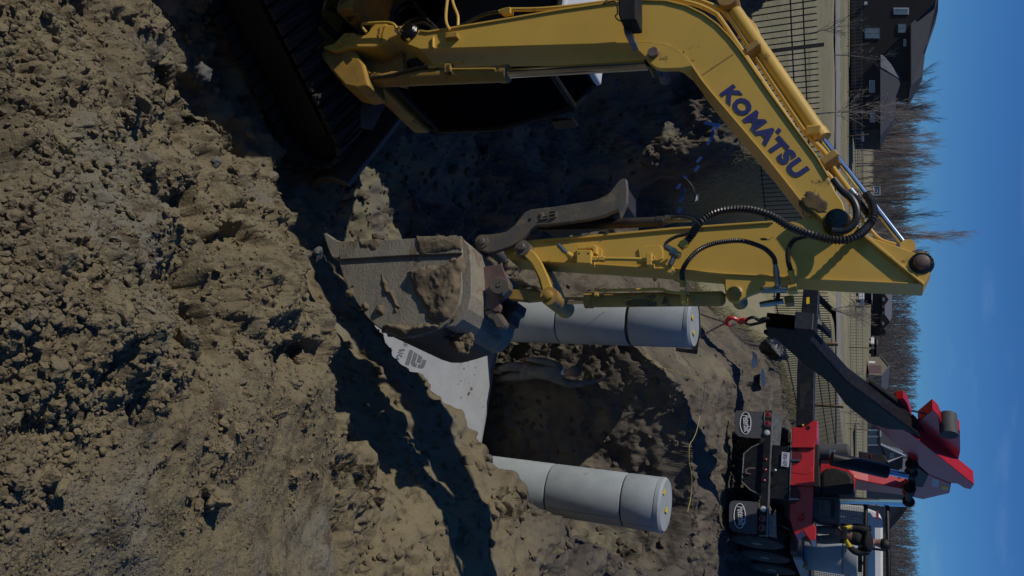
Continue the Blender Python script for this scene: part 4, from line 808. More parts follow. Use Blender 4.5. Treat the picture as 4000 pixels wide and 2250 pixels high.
sm_ = [Vector((3.02 + .0185 * (z + 3.5) + .386 * math.cos(R(-50)), 10.75 + .0115 * (z + 3.5) + .386 * math.sin(R(-50)), z)) for z in (-.58, -.35, -.12)]; obj('mould_seam', MB().tube(sm_, .004, 4), M['ink'], RRt)
LP = Frame((.57, 12.72), (1, 0))
pl = thing('steel_plate', 'dark steel edge plate standing just behind the left riser lid', 'steel plate', LP.at(0, 0, 0))
obj('plate', MB().prism(LP.poly([(2714, 1193), (2731, 1196), (2737, 1290), (2722, 1384), (2640, 1372), (2640, 1358), (2702, 1364), (2716, 1290)]), -LP.n * .03), M['plywood'], pl, bevel=.004)
for x, y in ((2721, 1262), (2723, 1280)): obj('bolt', MB().cyl(LP.pt(x, y, .02), LP.pt(x, y, -.01), .014, 8), M['zinc'], pl)

# ------------------------------------------------------------------ crane truck
T = Frame((2.48, 16.2), (.875, -.485)); TN_ = T.n; UZ = Vector((0, 0, 1)); TAX = (T.h, T.n, UZ)
def slabT(px, o1, o2): return MB().prism(T.poly(px, o1), TN_ * (o2 - o1))
TR = thing('crane_truck', 'white cab crane truck seen from behind with black frame and red folding crane', 'crane truck', T.at(1.25, -3, 0))
obj('light_bar', slabT([(2989, 1603), (3015, 1603), (2993, 2090), (2962, 2090)], .06, -.06), M['black'], TR, bevel=.004)
obj('bar_edge', slabT([(3015, 1603), (3020, 1603), (2998, 2090), (2993, 2090)], .065, -.06), M['galv'], TR)
def lamp(x, y, r_, mt, name):
    p = T.pt(x, y, .062); l = obj(name, MB().lathe(p - TN_ * .01, TN_, [(0, r_), (.022, r_), (.022, r_ * .86), (.012, r_ * .84)], 24), M['galv'] if r_ > .04 else M['black'], TR, smooth=True)
    obj('lens', MB().lathe(p - TN_ * .005, TN_, [(0, r_ * .84), (.014, r_ * .82), (.024, r_ * .5), (.026, .005)], 24), M[mt], l, smooth=True)
for x, y, r_, mt, nm in ((3001, 1620, .062, 'redlens', 'tail_lamp'), (2999, 1655, .062, 'redlens', 'tail_lamp'), (2997, 1690, .062, 'whitelens', 'reversing_lamp'), (2990, 1795, .038, 'redlens', 'marker_lamp'), (2988, 1836, .038, 'redlens', 'marker_lamp'), (2984, 1876, .038, 'redlens', 'marker_lamp'), (2982, 1988, .062, 'whitelens', 'reversing_lamp'), (2979, 2026, .062, 'redlens', 'tail_lamp'), (2977, 2063, .062, 'redlens', 'tail_lamp')): lamp(x, y, r_, mt, nm)
def flap(px, oc, ox, oy, t0, t1):
    f = obj('mud_flap', slabT(px, .03, .015), M['flap'], TR, bevel=.004)
    mb = MB(); n = 40; ring = []
    cpt = T.pt(*oc, .034)
    for i in range(n + 1):
        a_ = 2 * math.pi * i / n; ring.append(T.pt(oc[0] + ox * math.cos(a_), oc[1] + oy * math.sin(a_), .036))
    obj('badge_ring', MB().tube(ring, .009, 6, caps=False), M['trim'], f)
    obj('badge_ground', MB().prism(T.poly([(oc[0] + ox * .95 * math.cos(2 * math.pi * i / 32), oc[1] + oy * .95 * math.sin(2 * math.pi * i / 32)) for i in range(32)], .034), -TN_ * .004), M['blackmatte'], f)
    p0 = T.pt(*t0, .037); p1 = T.pt(*t1, .037); up = T.pt(t0[0] + 20, t0[1] - 1, .037) - p0
    lettering('lettering', 'Peterbilt', p0, p1, .135, up, TN_, M['trim'], f, bold=.012, shear=.25, depth=.004)
flap([(2876, 1603), (2948, 1606), (2985, 1608), (2984, 1712), (2944, 1712), (2885, 1705), (2871, 1690), (2870, 1640), (2872, 1612)], (2912, 1653), 21, 43, (2901, 1622), (2906, 1688))
flap([(2866, 1955), (2926, 1958), (2962, 1962), (2956, 2086), (2916, 2084), (2862, 2074), (2847, 2060), (2848, 1975), (2853, 1960)], (2889, 2015), 22, 48, (2879, 1978), (2884, 2054))
obj('hitch_plate', slabT([(2985, 1728), (2935, 1750), (2907, 1774), (2900, 1880), (2932, 1912), (2985, 1938)], -.02, -.06), M['black'], TR, bevel=.01)
obj('hitch_rim', MB().tube(T.poly([(2985, 1725), (2935, 1748), (2905, 1773), (2898, 1882), (2930, 1914), (2985, 1941)], -.01), .014, 8), M['galv'], TR)
obj('pintle_hook', MB().tube(T.poly([(2950, 1830), (2925, 1830), (2912, 1838), (2915, 1850), (2932, 1852)], .08), .02, 8), M['rust'], TR, smooth=True)
obj('rear_panel', slabT([(3020, 1611), (3056, 1627), (3046, 1740), (3016, 1738)], -.10, -.14), M['galv'], TR)
obj('rear_panel', slabT([(3003, 1966), (3013, 2018), (3030, 1990), (3034, 2100), (3002, 2092)], -.10, -.14), M['galv'], TR)
obj('rear_box', slabT([(3022, 1740), (3092, 1745), (3084, 1952), (3000, 1946)], -.02, -.5), M['black'], TR, bevel=.01)
obj('lit_box_edge', slabT([(3089, 1745), (3094, 1745), (3086, 1956), (3082, 1956)], .0, -.02), M['galv'], TR)  # lit edge of the black box, painted as a pale strip
pt_ = obj('licence_plate', slabT([(3054, 1765), (3085, 1768), (3081, 1825), (3051, 1821)], .02, .008), M['plateblue'], TR, bevel=.003)
p0 = T.pt(3060, 1769, .022); p1 = T.pt(3057, 1820, .022); lettering('lettering', 'UKB-1075', p0, p1, .075, T.pt(3080, 1769, .022) - p0, TN_, M['platered'], pt_, bold=.01, depth=.003)
obj('tow_fitting', MB().ball(T.pt(3026, 1838, .05), .045, 10), M['zinc'], TR, smooth=True)
for y in (1794, 1890): obj('air_coupling', MB().tube(T.poly([(3010, y), (3020, y + 4), (3030, y - 2)], .04), .02, 8), M['black'], TR, smooth=True)
# red crane base
red_px = [(3094, 1668), (3133, 1670), (3150, 1662), (3175, 1642), (3194, 1645), (3192, 1712), (3182, 1732), (3179, 1880), (3173, 2040), (3188, 2060), (3186, 2108), (3165, 2112), (3135, 2070), (3112, 2088), (3103, 2086), (3084, 2026), (3085, 1960), (3092, 1745)]
CRN = TR
RB = obj('crane_base', slabT(red_px, -.02, -.55), M['red'], TR, bevel=.012)
for cy, dy in ((1782, 35), (1932, 37)):
    cx = 3093 - (cy - 1745) * .04
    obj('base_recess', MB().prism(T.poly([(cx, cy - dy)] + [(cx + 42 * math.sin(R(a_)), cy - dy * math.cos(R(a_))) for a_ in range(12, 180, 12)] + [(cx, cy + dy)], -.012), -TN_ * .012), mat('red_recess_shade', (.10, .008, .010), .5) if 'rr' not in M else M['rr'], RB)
    for sy in (cy - dy - 2,): obj('base_rib', slabT([(cx + 2, sy - 3), (3180, sy - 8), (3180, sy + 3), (cx + 2, sy + 2)], .05, -.03), M['red'], RB, bevel=.004)
    obj('support_tube', MB().tube([T.pt(cx - 2, cy + dy * .45, .01), T.pt(cx + 34, cy + dy * .45, .01)], .02, 8), M['zinc'], RB, smooth=True)
    obj('base_fold', slabT([(cx + 2, cy + dy + 6), (cx + 80, cy + dy + 8), (cx + 80, cy + dy + 26), (cx + 60, cy + dy + 36), (cx + 2, cy + dy + 30)], -.012, -.03), M['red'], RB, bevel=.006)
obj('hydraulic_stub', MB().cyl(T.pt(3138, 2010, .12), T.pt(3120, 2030, -.02), .03, 14), M['red'], RB, smooth=True)
c = T.pt(3157, 1670, -.01); obj('pivot_hole', MB().cyl(c + TN_ * .004, c - TN_ * .01, .035, 18), M['black'], RB)
# outrigger beam
OB = obj('outrigger_beam', slabT([(3109, 1664), (3114, 1440), (3131, 1200), (3138, 1128), (3200, 1128), (3195, 1200), (3181, 1480), (3178, 1640), (3150, 1664)], -.15, -.45), M['black'], TR, bevel=.012)
obj('beam_panel', slabT([(3122, 1600), (3124, 1500), (3160, 1490), (3168, 1500), (3140, 1560), (3140, 1600)], -.145, -.16), M['blackmatte'], OB, bevel=.004)
obj('warning_sticker', slabT([(3150, 1162), (3162, 1160), (3162, 1186), (3150, 1188)], -.142, -.15), M['lidyellow'], OB)
obj('warning_sticker', slabT([(3132, 1657), (3142, 1657), (3137, 1666)], -.142, -.15), M['lidyellow'], OB)
LG = obj('outrigger_leg', MB().tube([T.pt(3215, 1112, -.3), T.pt(2960, 1112, -.3)], .09, 16), M['black'], TR, smooth=True)
obj('outrigger_foot', MB().cyl(Vector((T.pt(2960, 1112, -.3).x, T.pt(2960, 1112, -.3).y, .0)), Vector((T.pt(2960, 1112, -.3).x, T.pt(2960, 1112, -.3).y, .06)), .2, 20), M['black'], LG, smooth=True)
# column and tank, cylinder, boom
obj('column_base', slabT([(3176, 1738), (3200, 1735), (3206, 1925), (3176, 1930)], -.1, -.75), M['blackmatte'], TR, bevel=.03)
ta = T.pt(3196, 1766, -.35); tb = T.pt(3322, 1766, -.35); obj('oil_tank', MB().lathe(ta, (tb - ta), [(0, .15), ((tb - ta).length - .05, .16), ((tb - ta).length - .01, .12), ((tb - ta).length, .03)], 24), M['flap'], TR, smooth=True)
obj('column_cover', slabT([(3206, 1840), (3230, 1826), (3270, 1826), (3320, 1845), (3335, 1870), (3334, 1928), (3206, 1928)], -.12, -.5), M['blackmatte'], TR, bevel=.06)
obj('column_foot', slabT([(3200, 1750), (3240, 1752), (3290, 1800), (3345, 1860), (3330, 1930), (3202, 1930)], -.35, -.65), M['red'], TR, bevel=.03)
G = Frame((.55, 12.5), (.628, .778)); GN = G.n
def slabG(px, o1, o2): return MB().prism(G.poly(px, o1), GN * (o2 - o1))
obj('crane_column', slabG([(3300, 1862), (3391, 1883), (3536, 1911), (3564, 1904), (3598, 1824), (3626, 1852), (3716, 1890), (3709, 1928), (3605, 1952), (3529, 1935), (3350, 1914), (3290, 1925)], .02, -.28), M['red'], TR, bevel=.02)
obj('column_brace', slabG([(3330, 1845), (3487, 1868), (3520, 1862), (3528, 1872), (3430, 1890), (3400, 1886)], -.2, -.3), M['red'], TR, bevel=.01)
obj('knuckle', slabG([(3545, 1835), (3585, 1825), (3628, 1855), (3605, 1905), (3550, 1900)], .06, -.3), M['black'], TR, bevel=.015)
for (x, y0, y1) in ((3562, 1812, 1850), (3553, 1905, 1962)):
    a_, b_ = G.pt(x, y0, .12), G.pt(x - 4, y1, .12); L_ = (b_ - a_).length; obj('link_spool', MB().lathe(a_, b_ - a_, [(0, .05), (.01, .11), (.05, .11), (.09, .06), (L_ - .09, .06), (L_ - .05, .11), (L_ - .01, .11), (L_, .04)], 20), M['black'], TR, smooth=True)
a_, b_ = G.pt(3244, 1790, .25), G.pt(3470, 1843, .25); L_ = (b_ - a_).length
LC = obj('lift_cylinder', MB().lathe(a_, b_ - a_, [(0, .09), (.02, .13), (L_ - .05, .13), (L_ - .01, .12), (L_, .08)], 28), M['black'], TR, smooth=True)
obj('rod', MB().cyl(b_, G.pt(3545, 1858, .22), .06, 20), M['chrome'], LC, smooth=True)
obj('valve_block', slabT([(3238, 1756), (3262, 1758), (3262, 1784), (3238, 1786)], .02, -.1), M['zinc'], LC, bevel=.006)
MBm = obj('main_boom', slabG([(3402, 1648), (3488, 1728), (3571, 1804), (3626, 1852), (3716, 1888), (3740, 1890), (3767, 1907), (3792, 1912), (3806, 1892), (3557, 1693), (3528, 1678), (3466, 1672)], .05, -.22), M['red'], TR, bevel=.012)
tip_px = [(2988, 1276), (2998, 1300), (3140, 1423), (3243, 1500), (3300, 1580), (3394, 1655), (3466, 1678), (3530, 1682), (3575, 1700), (3596, 1712), (3585, 1694), (3533, 1656), (3311, 1492), (3130, 1292)]
BMb = obj('boom_extension', slabG(tip_px, .06, -.23), M['black'], TR, bevel=.03)
obj('boom_mouth', MB().prism([G.pt(2993, 1277, .045) - G.h * .03, G.pt(3020, 1283, .045) - G.h * .03, G.pt(3124, 1290, .045) - G.h * .03, G.pt(3124, 1290, .045) - GN * .25 - G.h * .03, G.pt(2993, 1277, .045) - GN * .25 - G.h * .03], (G.h * -.01)), mat('boom_mouth_shade', (.001, .001, .001), 1.0, spec=0.0), BMb)  # flat black plate stands in for the shade inside the open tube
obj('boom_step', slabG([(3100, 1282), (3175, 1290), (3192, 1305), (3160, 1330), (3112, 1300)], .08, -.25), M['black'], BMb, bevel=.015)
obj('tip_bracket', slabG([(2982, 1302), (3004, 1318), (3018, 1330), (3035, 1302), (3012, 1296)], .02, -.05), M['black'], BMb, bevel=.006)
obj('boom_guide', slabG([(3185, 1262), (3210, 1272), (3248, 1316), (3240, 1322), (3205, 1292), (3180, 1275)], -.18, -.28), M['black'], BMb, bevel=.01)
obj('sleeve_rail', slabG([(3399, 1494), (3497, 1564), (3606, 1678), (3618, 1692), (3600, 1702), (3480, 1600), (3390, 1516)], -.20, -.30), M['blackmatte'], BMb, bevel=.03)
obj('boom_end_bracket', slabG([(3585, 1648), (3643, 1600), (3667, 1624), (3683, 1664), (3733, 1674), (3750, 1685), (3751, 1765), (3743, 1800), (3697, 1760), (3614, 1690)], -.2, -.42), M['red'], TR, bevel=.01)
obj('knuckle_bracket', slabG([(3488, 1572), (3498, 1560), (3530, 1556), (3544, 1576), (3562, 1626), (3535, 1606)], -.26, -.42), M['red'], TR, bevel=.008)
c = G.pt(3519, 1553, -.34); obj('pin_cap', MB().ball(c, .055, 12), M['zinc'], TR, smooth=True)
a_ = G.pt(3705, 1672, -.15); obj('hose_drum', MB().lathe(a_ + GN * .14, -GN, [(0, .11), (.005, .14), (.40, .14), (.405, .11)], 28), M['flap'], TR, smooth=True)
obj('boom_hose', MB().tube(smoothpath(G.poly([(3560, 1604), (3600, 1612), (3640, 1625), (3670, 1650), (3690, 1668)], -.24), 5), .018, 8), M['hose'], TR, smooth=True)
obj('boom_hose', MB().tube(smoothpath(G.poly([(3565, 1622), (3590, 1645), (3615, 1632), (3640, 1625)], -.22), 5), .018, 8), M['hose'], TR, smooth=True)
st = obj('crane_sticker', slabG([(3642, 1868), (3668, 1876), (3664, 1904), (3638, 1898)], .025, .018), M['plateblue'], TR)
obj('crane_sticker', slabG([(3678, 1898), (3706, 1902), (3704, 1914), (3678, 1912)], .025, .018), M['lidyellow'], TR)
bx = obj('junction_box', slabT([(3354, 1762), (3456, 1776), (3470, 1806), (3452, 1812), (3354, 1796)], -.3, -.5), M['blackmatte'], TR, bevel=.02)
for y in (1777, 1785): obj('indicator_lamp', MB().cyl(T.pt(3403, y, -.28), T.pt(3403, y, -.31), .016, 10), M['redlens'], bx)
# control box, rack, cab, deck
cb = obj('control_box', slabT([(3176, 1940), (3272, 1938), (3280, 1945), (3276, 2038), (3200, 2030), (3176, 2020)], -.3, -.7), M['flap'], TR, bevel=.015)
obj('grille', slabT([(3196, 1950), (3262, 1952), (3260, 2018), (3194, 2012)], -.285, -.31), M['black'], cb)
for k in range(16): obj('grille_bar', slabT([(3196, 1955 + k * 4), (3244, 1956 + k * 4), (3244, 1957.4 + k * 4), (3196, 1956.4 + k * 4)], -.275, -.29), M['galv'], cb) if k < 15 else None
def bT(a, off, z, sx, sy, sz): return MB().box(T.at(a, off, z), (sx, sy, sz), axes=TAX)
obj('deck', bT(1.3, -4.3, 1.22, 2.45, 7.0, .12), M['plywood'], TR, bevel=.01)
obj('side_rail', bT(2.56, -4.5, 1.27, .06, 6.6, .16), M['slab'], TR, bevel=.006)
obj('frame', bT(1.28, -4.5, .95, .95, 8.5, .36), M['black'], TR, bevel=.01)
obj('toolbox', bT(2.15, -5.6, .85, .6, 1.6, .6), M['black'], TR, bevel=.02)
def wheel(a, off, name='wheel'):
    c_ = T.at(a, off, .52); ax = T.h
    wv = obj(name, MB().lathe(c_ - ax * .14, ax, [(0, .30), (.0, .44), (.02, .50), (.05, .52), (.23, .52), (.26, .50), (.28, .44), (.28, .30)], 40), M['rubber'], TR, smooth=True)
    obj('rim', MB().lathe(c_ - ax * .145, ax, [(0, .10), (.03, .12), (.05, .26), (.0, .30), (.29, .30), (.24, .26), (.26, .12), (.29, .10)], 30), M['galv'], wv, smooth=True)
    mb = MB()
    for k in range(36):
        a_ = 2 * math.pi * k / 36
        for s in (-.07, .07): mb.box(c_ + ax * s + (T.n * math.cos(a_ + s) + UZ * math.sin(a_ + s)) * .525, (.10, .055, .014), axes=(ax, (T.n * -math.sin(a_ + s) + UZ * math.cos(a_ + s)), (T.n * math.cos(a_ + s) + UZ * math.sin(a_ + s))))
    obj('tread', mb, M['rubber'], wv)
for off in (-.95, -2.3, -3.65, -8.3):
    for a_ in (2.30, .22): wheel(a_, off)
    if off > -4:
        for a_ in (1.98, .54): wheel(a_, off)
obj('mudguard', MB().tube([T.at(2.1, -.95 + .64 * math.cos(R(q)), .5 + .64 * math.sin(R(q))) for q in range(10, 175, 15)], .03, 6), M['black'], TR)
OFR = -5.4
rk = obj('headache_rack', MB().tube([T.at(.15, OFR, 1.28), T.at(.15, OFR, 2.82), T.at(.28, OFR, 2.90), T.at(2.25, OFR, 2.92), T.at(2.38, OFR, 2.82), T.at(2.38, OFR, 1.28)], .055, 10), M['black'], TR, smooth=True)
obj('rack_bar', MB().tube([T.at(.15, OFR, 2.42), T.at(2.38, OFR, 2.42)], .05, 8), M['black'], rk)
obj('rack_bar', MB().tube([T.at(1.3, OFR, 1.28), T.at(1.3, OFR, 2.9)], .03, 8), M['black'], rk)
mb = MB()
for k in range(56): mb.tube([T.at(.15 + k * .04, OFR, 1.3), T.at(.15 + k * .04, OFR, 2.42)], .005, 3)
for k in range(28): mb.tube([T.at(.15, OFR, 1.3 + k * .04), T.at(2.38, OFR, 1.3 + k * .04)], .005, 3)
obj('rack_mesh', mb, M['black'], rk)
obj('marker_lamp', bT(.5, OFR + .05, 2.68, .2, .04, .06), M['redlens'], rk)
obj('chain_hook', MB().tube([T.at(.6 + .02 * math.sin(k), OFR + .07, 2.4 - .04 * k) for k in range(9)], .012, 5), M['chain'], rk)
cbx = obj('cab', MB().prism([T.at(a_, OFR - .25, z_) for a_, z_ in ((.25, 1.1), (2.3, 1.1), (2.32, 2.3), (2.2, 2.72), (2.0, 2.80), (.55, 2.80), (.35, 2.72), (.23, 2.3))], -TN_ * 1.6), M['white'], TR, bevel=.05)
obj('rear_window', bT(1.28, OFR - .245, 2.1, 1.1, .02, .5), M['glass'], cbx, bevel=.01)
obj('bonnet', bT(1.28, OFR - 2.7, 1.6, 1.5, 1.7, 1.0), M['white'], cbx, bevel=.08)
obj('door_window', bT(2.33, OFR - 1.0, 2.15, .02, .8, .5), M['glass'], cbx)
obj('side_mirror', bT(2.6, OFR - 1.3, 2.3, .12, .2, .4), M['zinc'], cbx, bevel=.02)
obj('roof_marker', bT(2.2, OFR - .5, 2.86, .3, .1, .08), M['orange'], cbx, bevel=.02)
sx_ = T.pt(3436, 1981, OFR + .1); sy_ = T.pt(3550, 1984, OFR + .1); obj('exhaust_stack', MB().lathe(sx_ - UZ * 1.2, sy_ - sx_, [(0, .07), (1.2, .07), (1.2, .085), (1.2 + (sy_ - sx_).length, .085), (1.2 + (sy_ - sx_).length, .06), (1.1 + (sy_ - sx_).length, .06)], 24), M['chrome'], TR, smooth=True)
# strapped concrete sections on the deck
def section(loc, z0, h_, r_, label):
    t_ = thing('concrete_section', label, 'concrete section', (loc[0], loc[1], z0), 'spare concrete riser sections on the truck deck')
    for i, (a0, a1) in enumerate(((0, h_ * .72), (h_ * .72 + .012, h_))): obj('ring', MB().lathe((loc[0], loc[1], z0), UZ, [(a0, r_ - .09), (a0, r_ - .006), (a0 + .01, r_), (a1 - .01, r_), (a1, r_ - .006), (a1, r_ - .09)], 56), M['concrete'], t_, smooth=True)
    return t_
q = T.at(2.02, -2.75, 0); section((q.x, q.y), 1.285, 1.02, .44, 'tall pale concrete section standing on the truck deck at the picture corner')
q = T.at(1.75, -3.95, 0); section((q.x, q.y), 1.285, .85, .40, 'shaded concrete section standing behind the operator on the truck deck')
q = T.at(2.55, -1.9, 1.36); stp = obj('strap_winch', MB().tube([q, q + T.n * .22], .06, 12), M['wood'], TR, smooth=True)
# hook and chains
HK = thing('crane_hook', 'red crane hook with dark shackle hanging from the crane tip over the left riser', 'hook', G.pt(2836, 1250, -.08))
obj('shackle', MB().tube(smoothpath(G.poly([(3005, 1246), (2985, 1244), (2965, 1250), (2945, 1240), (2925, 1244), (2910, 1258), (2930, 1268), (2955, 1264), (2985, 1256), (3004, 1252)], -.08), 5), .026, 8), M['chain'], HK, smooth=True)
obj('swivel', MB().tube(G.poly([(2912, 1250), (2890, 1256), (2882, 1258)], -.08), [.045, .05, .03], 12), M['hookred'], HK, smooth=True)
obj('hook_body', MB().tube(smoothpath(G.poly([(2888, 1257), (2878, 1248), (2858, 1242), (2842, 1248), (2838, 1260), (2845, 1270), (2858, 1272)], -.08), 5), [.03] * 12 + [.036] * 12 + [.018] * 7, 10), M['hookred'], HK, smooth=True)
obj('safety_latch', MB().tube(G.poly([(2876, 1268), (2856, 1264)], -.06), .014, 8), M['zinc'], HK)
def chain(name, a, b, parent=None, label=None, sag=.02, pitch=.045):
    n = max(4, int((b - a).length / pitch)); mb = MB()
    for k in range(n):
        t0_ = k / n; t1_ = (k + 1.25) / n; p_ = a.lerp(b, t0_) - UZ * sag * math.sin(math.pi * t0_); q_ = a.lerp(b, min(1, t1_)) - UZ * sag * math.sin(math.pi * t1_)
        d_ = (q_ - p_).normalized(); s_ = d_.orthogonal().normalized(); s_ = s_ if k % 2 else d_.cross(s_)
        mb.tube([p_, p_ + s_ * .012 + d_ * .008, q_ + s_ * .012 - d_ * .008, q_, q_ - s_ * .012 - d_ * .008, p_ - s_ * .012 + d_ * .008, p_], .0055, 5, caps=False)
    return obj(name, mb, M['chain'], parent)
hk_ = G.pt(2838, 1260, -.08)
chs = [tag(chain('lifting_chain', hk_, atY(2733, 1226, 12.6)), 'dark chain sling running from the red hook to the left end of the plate', 'chain', 'lifting chains under the hook'),
       tag(chain('lifting_chain', hk_, atY(2728, 1322, 12.55)), 'dark chain sling running from the red hook to the right side of the lid', 'chain', 'lifting chains under the hook')]

# ------------------------------------------------------------------ people
def blob(name, joints, edges, mats, parent, region=None, sub=2):
    """one continuous skinned surface; joints: (position, radius)"""
    me = bpy.data.meshes.new(name); org = ORG[parent.name]
    me.from_pydata([tuple(Vector(p) - org) for p, r_ in joints], edges, []); me.update()
    o = bpy.data.objects.new(name, me); S.collection.objects.link(o)
    sk = o.modifiers.new('skin', 'SKIN'); sk.use_smooth_shade = True
    lay = me.skin_vertices[0].data if me.skin_vertices else None
    if lay is None:
        bm = bmesh.new(); bm.from_mesh(me); bm.verts.layers.skin.verify(); bm.to_mesh(me); bm.free(); lay = me.skin_vertices[0].data
    for i, (p, r_) in enumerate(joints):
        lay[i].radius = r_ if isinstance(r_, tuple) else (r_, r_); lay[i].use_root = (i == 0)
    ss = o.modifiers.new('sub', 'SUBSURF'); ss.levels = sub; ss.render_levels = sub
    dg = bpy.context.evaluated_depsgraph_get(); nm = bpy.data.meshes.new_from_object(o.evaluated_get(dg), depsgraph=dg)
    o.modifiers.clear(); o.data = nm; nm.name = name; nm.materials.clear()
    for m_ in mats: nm.materials.append(m_)
    if region:
        for p in nm.polygons: p.material_index = region(p.center + org)
    nm.polygons.foreach_set('use_smooth', [True] * len(nm.polygons))
    o.parent = parent; ORG[o.name] = org
    return o
def hand_joints(J, Ed, wrist, palm_dir, side, curl, start):
    """five separate fingers rooted in a palm; returns nothing, extends the lists"""
    palm_dir = palm_dir.normalized(); side = (side - palm_dir * side.dot(palm_dir)).normalized(); cn = palm_dir.cross(side)
    i0 = len(J); J.append((wrist + palm_dir * .05, (.034, .017))); Ed.append((start, i0))
    for k, (off, ln) in enumerate(((-.030, .062), (-.010, .074), (.011, .070), (.031, .055))):
        a = len(J); b = wrist + palm_dir * .09 + side * off; J.append((b, .0095)); Ed.append((i0, a))
        d1 = (palm_dir + cn * curl).normalized(); m_ = b + d1 * ln * .55; J.append((m_, .0085)); Ed.append((a, a + 1))
        d2 = (palm_dir + cn * curl * 2.6).normalized(); J.append((m_ + d2 * ln * .45, .007)); Ed.append((a + 1, a + 2))
    a = len(J); J.append((wrist + palm_dir * .045 - side * .042, .012)); Ed.append((i0, a)); J.append((wrist + palm_dir * .085 - side * .060 + cn * curl * .02, .009)); Ed.append((a, a + 1))
P1 = Frame((1.5, 12.22), (1, 0))
def p1(x, y, off=0): return P1.pt(x, y, off)
MAN = thing('person', 'person in dark jacket standing on the tank edge, right arm raised to the pit wall', 'person', p1(1925, 1455))
FAT = 1.10
J = [(p1(2062, 1450), .13), (p1(2085, 1450), (.155, .12)), (p1(2120, 1453), (.17, .125)), (p1(2155, 1456), (.19, .13)), (p1(2182, 1457), (.15, .10)), (p1(2203, 1456), .058), (p1(2218, 1454), .062), (p1(2240, 1451), .088), (p1(2256, 1450), .078),
     (p1(2176, 1428, .02), .075), (p1(2135, 1414, .06), .060), (p1(2100, 1406, .10), .052), (p1(2062, 1403, .13), .036),
     (p1(2186, 1488, .0), .075), (p1(2225, 1500, -.05), .066), (p1(2280, 1498, -.18), .054), (p1(2340, 1485, -.32), .034),
     (p1(2050, 1437), .105), (p1(1995, 1430, .10), .078), (p1(1962, 1440, .05), .062), (p1(1938, 1447), .050),
     (p1(2050, 1464), .105), (p1(1995, 1470, -.02), .078), (p1(1962, 1474, -.12), .062), (p1(1938, 1476, -.16), .050)]
Ed = [(0, 1), (1, 2), (2, 3), (3, 4), (4, 5), (5, 6), (6, 7), (7, 8), (4, 9), (9, 10), (10, 11), (11, 12), (4, 13), (13, 14), (14, 15), (15, 16), (0, 17), (17, 18), (18, 19), (19, 20), (0, 21), (21, 22), (22, 23), (23, 24)]
J = [(p, tuple(FAT * q for q in r_) if isinstance(r_, tuple) else (r_ * FAT if i not in (5, 6, 7, 8, 12, 16) else r_)) for i, (p, r_) in enumerate(J)]
hand_joints(J, Ed, J[12][0], J[12][0] - J[11][0], Vector((0, 1, 0)), .35, 12)
hand_joints(J, Ed, J[16][0], J[16][0] - J[15][0], Vector((.8, .3, -.5)), .25, 16)
zb, zn = J[1][0].z - .06, J[5][0].z + .01; hl = J[12][0]; hr = J[16][0]
def reg1(c):
    if (c - hl).length < .15 and c.z < hl.z + .03: return 2
    if (c - hr).length < .22 and c.z > hr.z - .015: return 2
    if c.z > zn and c.x < J[13][0].x - .02: return 2
    return 0 if c.z > zb else 1
body = blob('body', J, Ed, [M['jacket'], M['jeans'], M['skin']], MAN, reg1)
hc = p1(2243, 1450); obj('hair', MB().ball(hc + Vector((0, -.005, .022)), .108, 16, sc=(.92, 1.08, 1.05)), M['hair'], MAN, smooth=True)
for y_, o_ in ((1431, .0), (1470, .02)): obj('ear', MB().ball(p1(2236, y_, o_ - .03), .022, 8, sc=(.5, .8, 1.3)), M['skin'], MAN, smooth=True)
obj('nose', MB().ball(hc + Vector((-.03, .105, -.02)), .018, 8, sc=(.8, 1, 1.4)), M['skin'], MAN, smooth=True)
obj('shirt_collar', MB().lathe(p1(2196, 1455), p1(2210, 1455) - p1(2196, 1455), [(0, .085), (.05, .070), (.055, .062)], 20), M['whitecloth'], MAN, smooth=True)
for a_, o_ in (((1938, 1447), 0), ((1938, 1476), -.16)):
    q = p1(*a_, o_); z0 = ZT + .005
    obj('boot', MB().add([], []).tube([Vector((q.x, q.y - .10, z0 + .045)), Vector((q.x - .01, q.y + .02, z0 + .05)), Vector((q.x - .03, q.y + .17, z0 + .038))], [.048, .052, .036], 14).tube([Vector((q.x, q.y - .05, z0 + .04)), Vector((q.x, q.y - .04, z0 + .20))], [.056, .060], 14), M['boot'], MAN, smooth=True)
pp = T.at(2.28, -.75, 0); P2 = Frame((pp.x, pp.y), (1, -.3))
def p2(x, y, off=0): return P2.pt(x, y, off)
OP = thing('person', 'crane operator in black t-shirt and yellow gloves holding a remote beside the crane', 'person', Vector((pp.x, pp.y, 1.28)))
zf = 1.30
J = [(p2(3270, 2090), .15), (p2(3295, 2092), (.17, .12)), (p2(3330, 2098), (.20, .13)), (p2(3368, 2106), (.235, .14)), (p2(3394, 2112), (.17, .10)), (p2(3412, 2118), .062), (p2(3424, 2120), .065), (p2(3442, 2124), .095), (p2(3456, 2125), .088),
     (p2(3386, 2072, .04), .078), (p2(3345, 2058, .12), .056), (p2(3318, 2056, .22), .046), (p2(3300, 2062, .30), .036),
     (p2(3390, 2150, .02), .080), (p2(3345, 2158, .10), .058), (p2(3320, 2140, .22), .048), (p2(3306, 2112, .30), .036),
     (p2(3262, 2074), .12), (p2(3222, 2070, .05), .095), (p2(3185, 2070), .075), (p2(3185, 2070) - Vector((0, 0, .28)), .055),
     (p2(3262, 2104), .12), (p2(3222, 2108, .02), .095), (p2(3185, 2108), .075), (p2(3185, 2108) - Vector((0, 0, .28)), .055)]
J = [(p, tuple(1.12 * q for q in r_) if isinstance(r_, tuple) else (r_ * 1.25 if i in (9, 10, 11, 13, 14, 15) else r_)) for i, (p, r_) in enumerate(J)]
